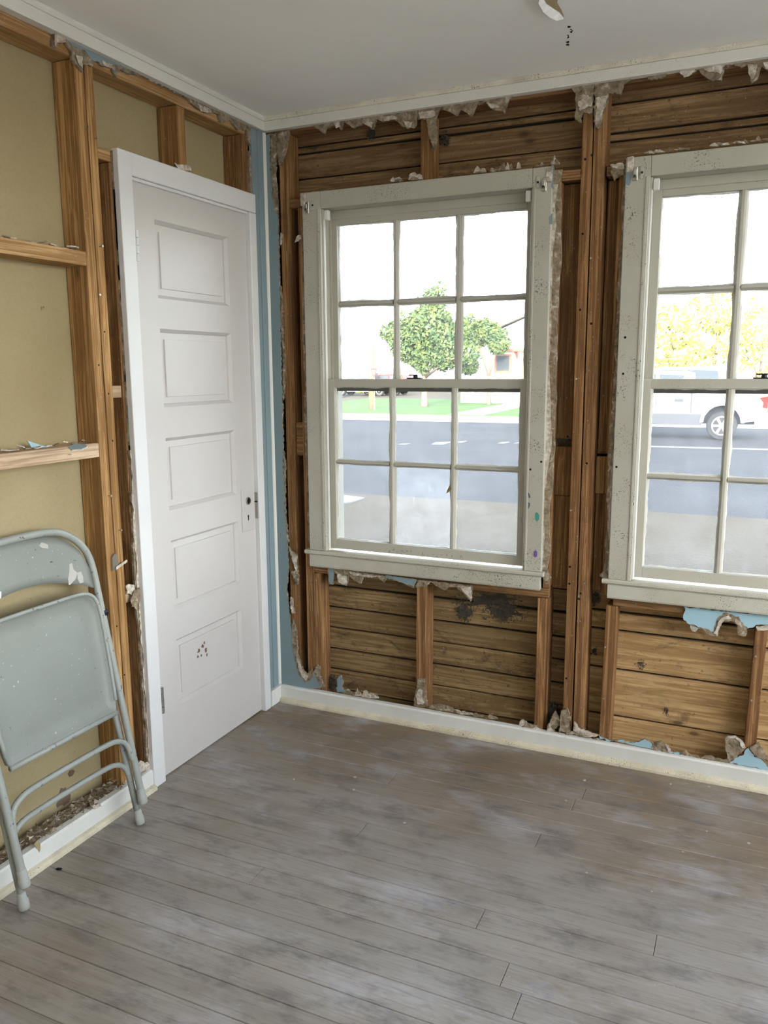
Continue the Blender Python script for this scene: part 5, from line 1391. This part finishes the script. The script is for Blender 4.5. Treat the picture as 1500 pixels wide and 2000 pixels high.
def pickup(name, X, Y, S, body_m, label, face=-1):
    """nose towards -x*(-face); X = tail end, Y = near side"""
    t = empty(name, (X + face * 2.9 * S, Y + 0.98 * S, G), label, 'truck')
    W = 1.96 * S
    f = lambda a, z: (X + face * a * S, G + z * S)
    def ext(nm, pr, y0, y1, m, par):
        bm = BM(); slab_poly(bm, pr, lambda a, b, d: Vector((a, y0 + d, b)), y1 - y0, 0, 0, 0, 0)
        return obj(nm, bm, m, par)
    low = [f(0.02, 0.62)] + [f(a, z) for a, z in arch(1.15, 0.50, 0.55)[::1]][::-1][::-1]
    # lower outline runs tail -> nose along the sill with two wheel arches
    ra = arch(1.15, 0.50, 0.50); fa = arch(4.72, 0.50, 0.50)
    prof = [f(0.0, 0.62)] + [f(a, z) for a, z in sorted(ra)] + [f(a, z) for a, z in sorted(fa)] + [f(5.75, 0.55), f(5.80, 1.02), f(5.65, 1.16), f(4.35, 1.24), f(0.0, 1.36)]
    body = ext('body', prof, Y, Y + W, M[body_m], t)
    ext('underbody', [f(0.3, 0.45), f(0.3, 0.62), f(5.5, 0.62), f(5.5, 0.45)], Y + 0.30 * S, Y + W - 0.30 * S, M['tire'], t)
    ext('wheel_well', [f(0.6, 0.6), f(0.6, 1.05), f(1.7, 1.05), f(1.7, 0.6)], Y + 0.32 * S, Y + 0.36 * S, M['tire'], t)
    bed = ext('bed', [f(0.0, 1.355), f(1.98, 1.345), f(1.98, 1.40), f(0.0, 1.42)], Y + 0.01, Y + 0.12 * S, M[body_m], t)
    cab = ext('cab', [f(2.02, 1.28), f(2.06, 1.90), f(2.30, 1.97), f(3.45, 1.97), f(4.35, 1.26)], Y + 0.10 * S, Y + W - 0.10 * S, M[body_m], t)
    ext('side_window', [f(2.22, 1.38), f(2.24, 1.85), f(2.92, 1.88), f(2.92, 1.38)], Y + 0.085 * S, Y + 0.13 * S, M['carglass'], cab)
    ext('side_window', [f(3.02, 1.38), f(3.02, 1.88), f(3.42, 1.88), f(4.02, 1.38)], Y + 0.085 * S, Y + 0.13 * S, M['carglass'], cab)
    ext('cladding', [f(1.70, 0.42), f(1.66, 0.74), f(4.20, 0.74), f(4.16, 0.42)], Y - 0.02, Y + 0.05, M['cargrey'], t)
    ext('running_board', [f(2.0, 0.36), f(2.0, 0.42), f(4.1, 0.42), f(4.1, 0.36)], Y - 0.10, Y + 0.06, M['rim'], t)
    ext('bed_gap', [f(1.985, 0.76), f(1.985, 1.34), f(2.015, 1.34), f(2.015, 0.76)], Y - 0.004, Y + 0.02, M['cargrey'], t)
    ext('door_gap', [f(2.965, 0.76), f(2.965, 1.30), f(2.98, 1.30), f(2.98, 0.76)], Y - 0.004, Y + 0.02, M['cargrey'], t)
    for a in (2.22, 3.12): ext('door_handle', [f(a, 1.10), f(a, 1.17), f(a + 0.24, 1.17), f(a + 0.24, 1.10)], Y - 0.03, Y + 0.01, M['cargrey'], t)
    ext('taillight', [f(-0.01, 0.92), f(-0.01, 1.26), f(0.20, 1.22), f(0.10, 1.08), f(0.12, 0.95)], Y - 0.01, Y + 0.12, M['redlens'], t)
    ext('bumper', [f(-0.16, 0.50), f(-0.16, 0.70), f(0.30, 0.70), f(0.30, 0.56)], Y - 0.01, Y + W, M['rim'], t)
    outer = arch(1.15, 0.60, 0.50); inner = arch(1.15, 0.50, 0.50)
    ext('fender_flare', [f(a, z) for a, z in outer] + [f(a, z) for a, z in inner[::-1]], Y - 0.05, Y + 0.02, M[body_m], t)
    for a in (1.15, 4.72):
        wheel((f(a, 0)[0], Y + 0.14 * S, G + 0.415 * S), 0.415 * S, 0.26 * S, t, -1)
        wheel((f(a, 0)[0], Y + W - 0.14 * S, G + 0.415 * S), 0.415 * S, 0.26 * S, t, 1)
    return t
rw = far(1409, 834, 22.3)
pickup('pickup_truck', rw.x + 1.15, 22.3, 1.0, 'carwhite', 'silver-white pickup truck parked across the street, red taillight at its tail')
pl = far(712, 782, 55.0)
pickup('pickup_truck', far(765, 785, 56.0).x, 56.0, 0.95, 'cargrey', 'pale grey pickup parked on the side street beyond the utility pole')
def car(X, Y, S, m, label, L=4.4, face=-1):
    t = empty('car', (X, Y + 0.9 * S, G), label, 'car')
    f = lambda a, z: (X + face * a * S, G + z * S)
    def ext(nm, pr, y0, y1, mm, par):
        bm = BM(); slab_poly(bm, pr, lambda a, b, d: Vector((a, y0 + d, b)), y1 - y0, 0, 0, 0, 0)
        return obj(nm, bm, mm, par)
    W = 1.8 * S
    ra = arch(0.85, 0.38, 0.36); fa = arch(L - 0.85, 0.38, 0.36)
    body = ext('body', [f(0, 0.45)] + [f(a, z) for a, z in sorted(ra)] + [f(a, z) for a, z in sorted(fa)] + [f(L, 0.45), f(L, 0.80), f(L - 0.15, 0.95), f(L - 1.3, 1.05), f(0.05, 1.08)], Y, Y + W, m, t)
    cab = ext('cabin', [f(0.10, 1.07), f(0.30, 1.62), f(0.60, 1.70), f(2.35, 1.68), f(L - 1.35, 1.05)], Y + 0.08, Y + W - 0.08, m, t)
    ext('side_window', [f(0.40, 1.14), f(0.50, 1.56), f(1.45, 1.60), f(1.45, 1.14)], Y + 0.065, Y + 0.11, M['carglass'], cab)
    ext('side_window', [f(1.55, 1.14), f(1.55, 1.60), f(2.28, 1.58), f(2.80, 1.14)], Y + 0.065, Y + 0.11, M['carglass'], cab)
    for a in (0.85, L - 0.85):
        wheel((f(a, 0)[0], Y + 0.12, G + 0.33 * S), 0.33 * S, 0.22, t, -1); wheel((f(a, 0)[0], Y + W - 0.12, G + 0.33 * S), 0.33 * S, 0.22, t, 1)
    return t
car(far(792, 785, 58.0).x, 58.0, 1.0, M['red'], 'red car parked behind the green street tree', 4.3)
car(far(1432, 760, 33.0).x, 33.0, 1.25, M['carwhite'], 'white van with dark side windows parked beyond the pickup', 4.6)
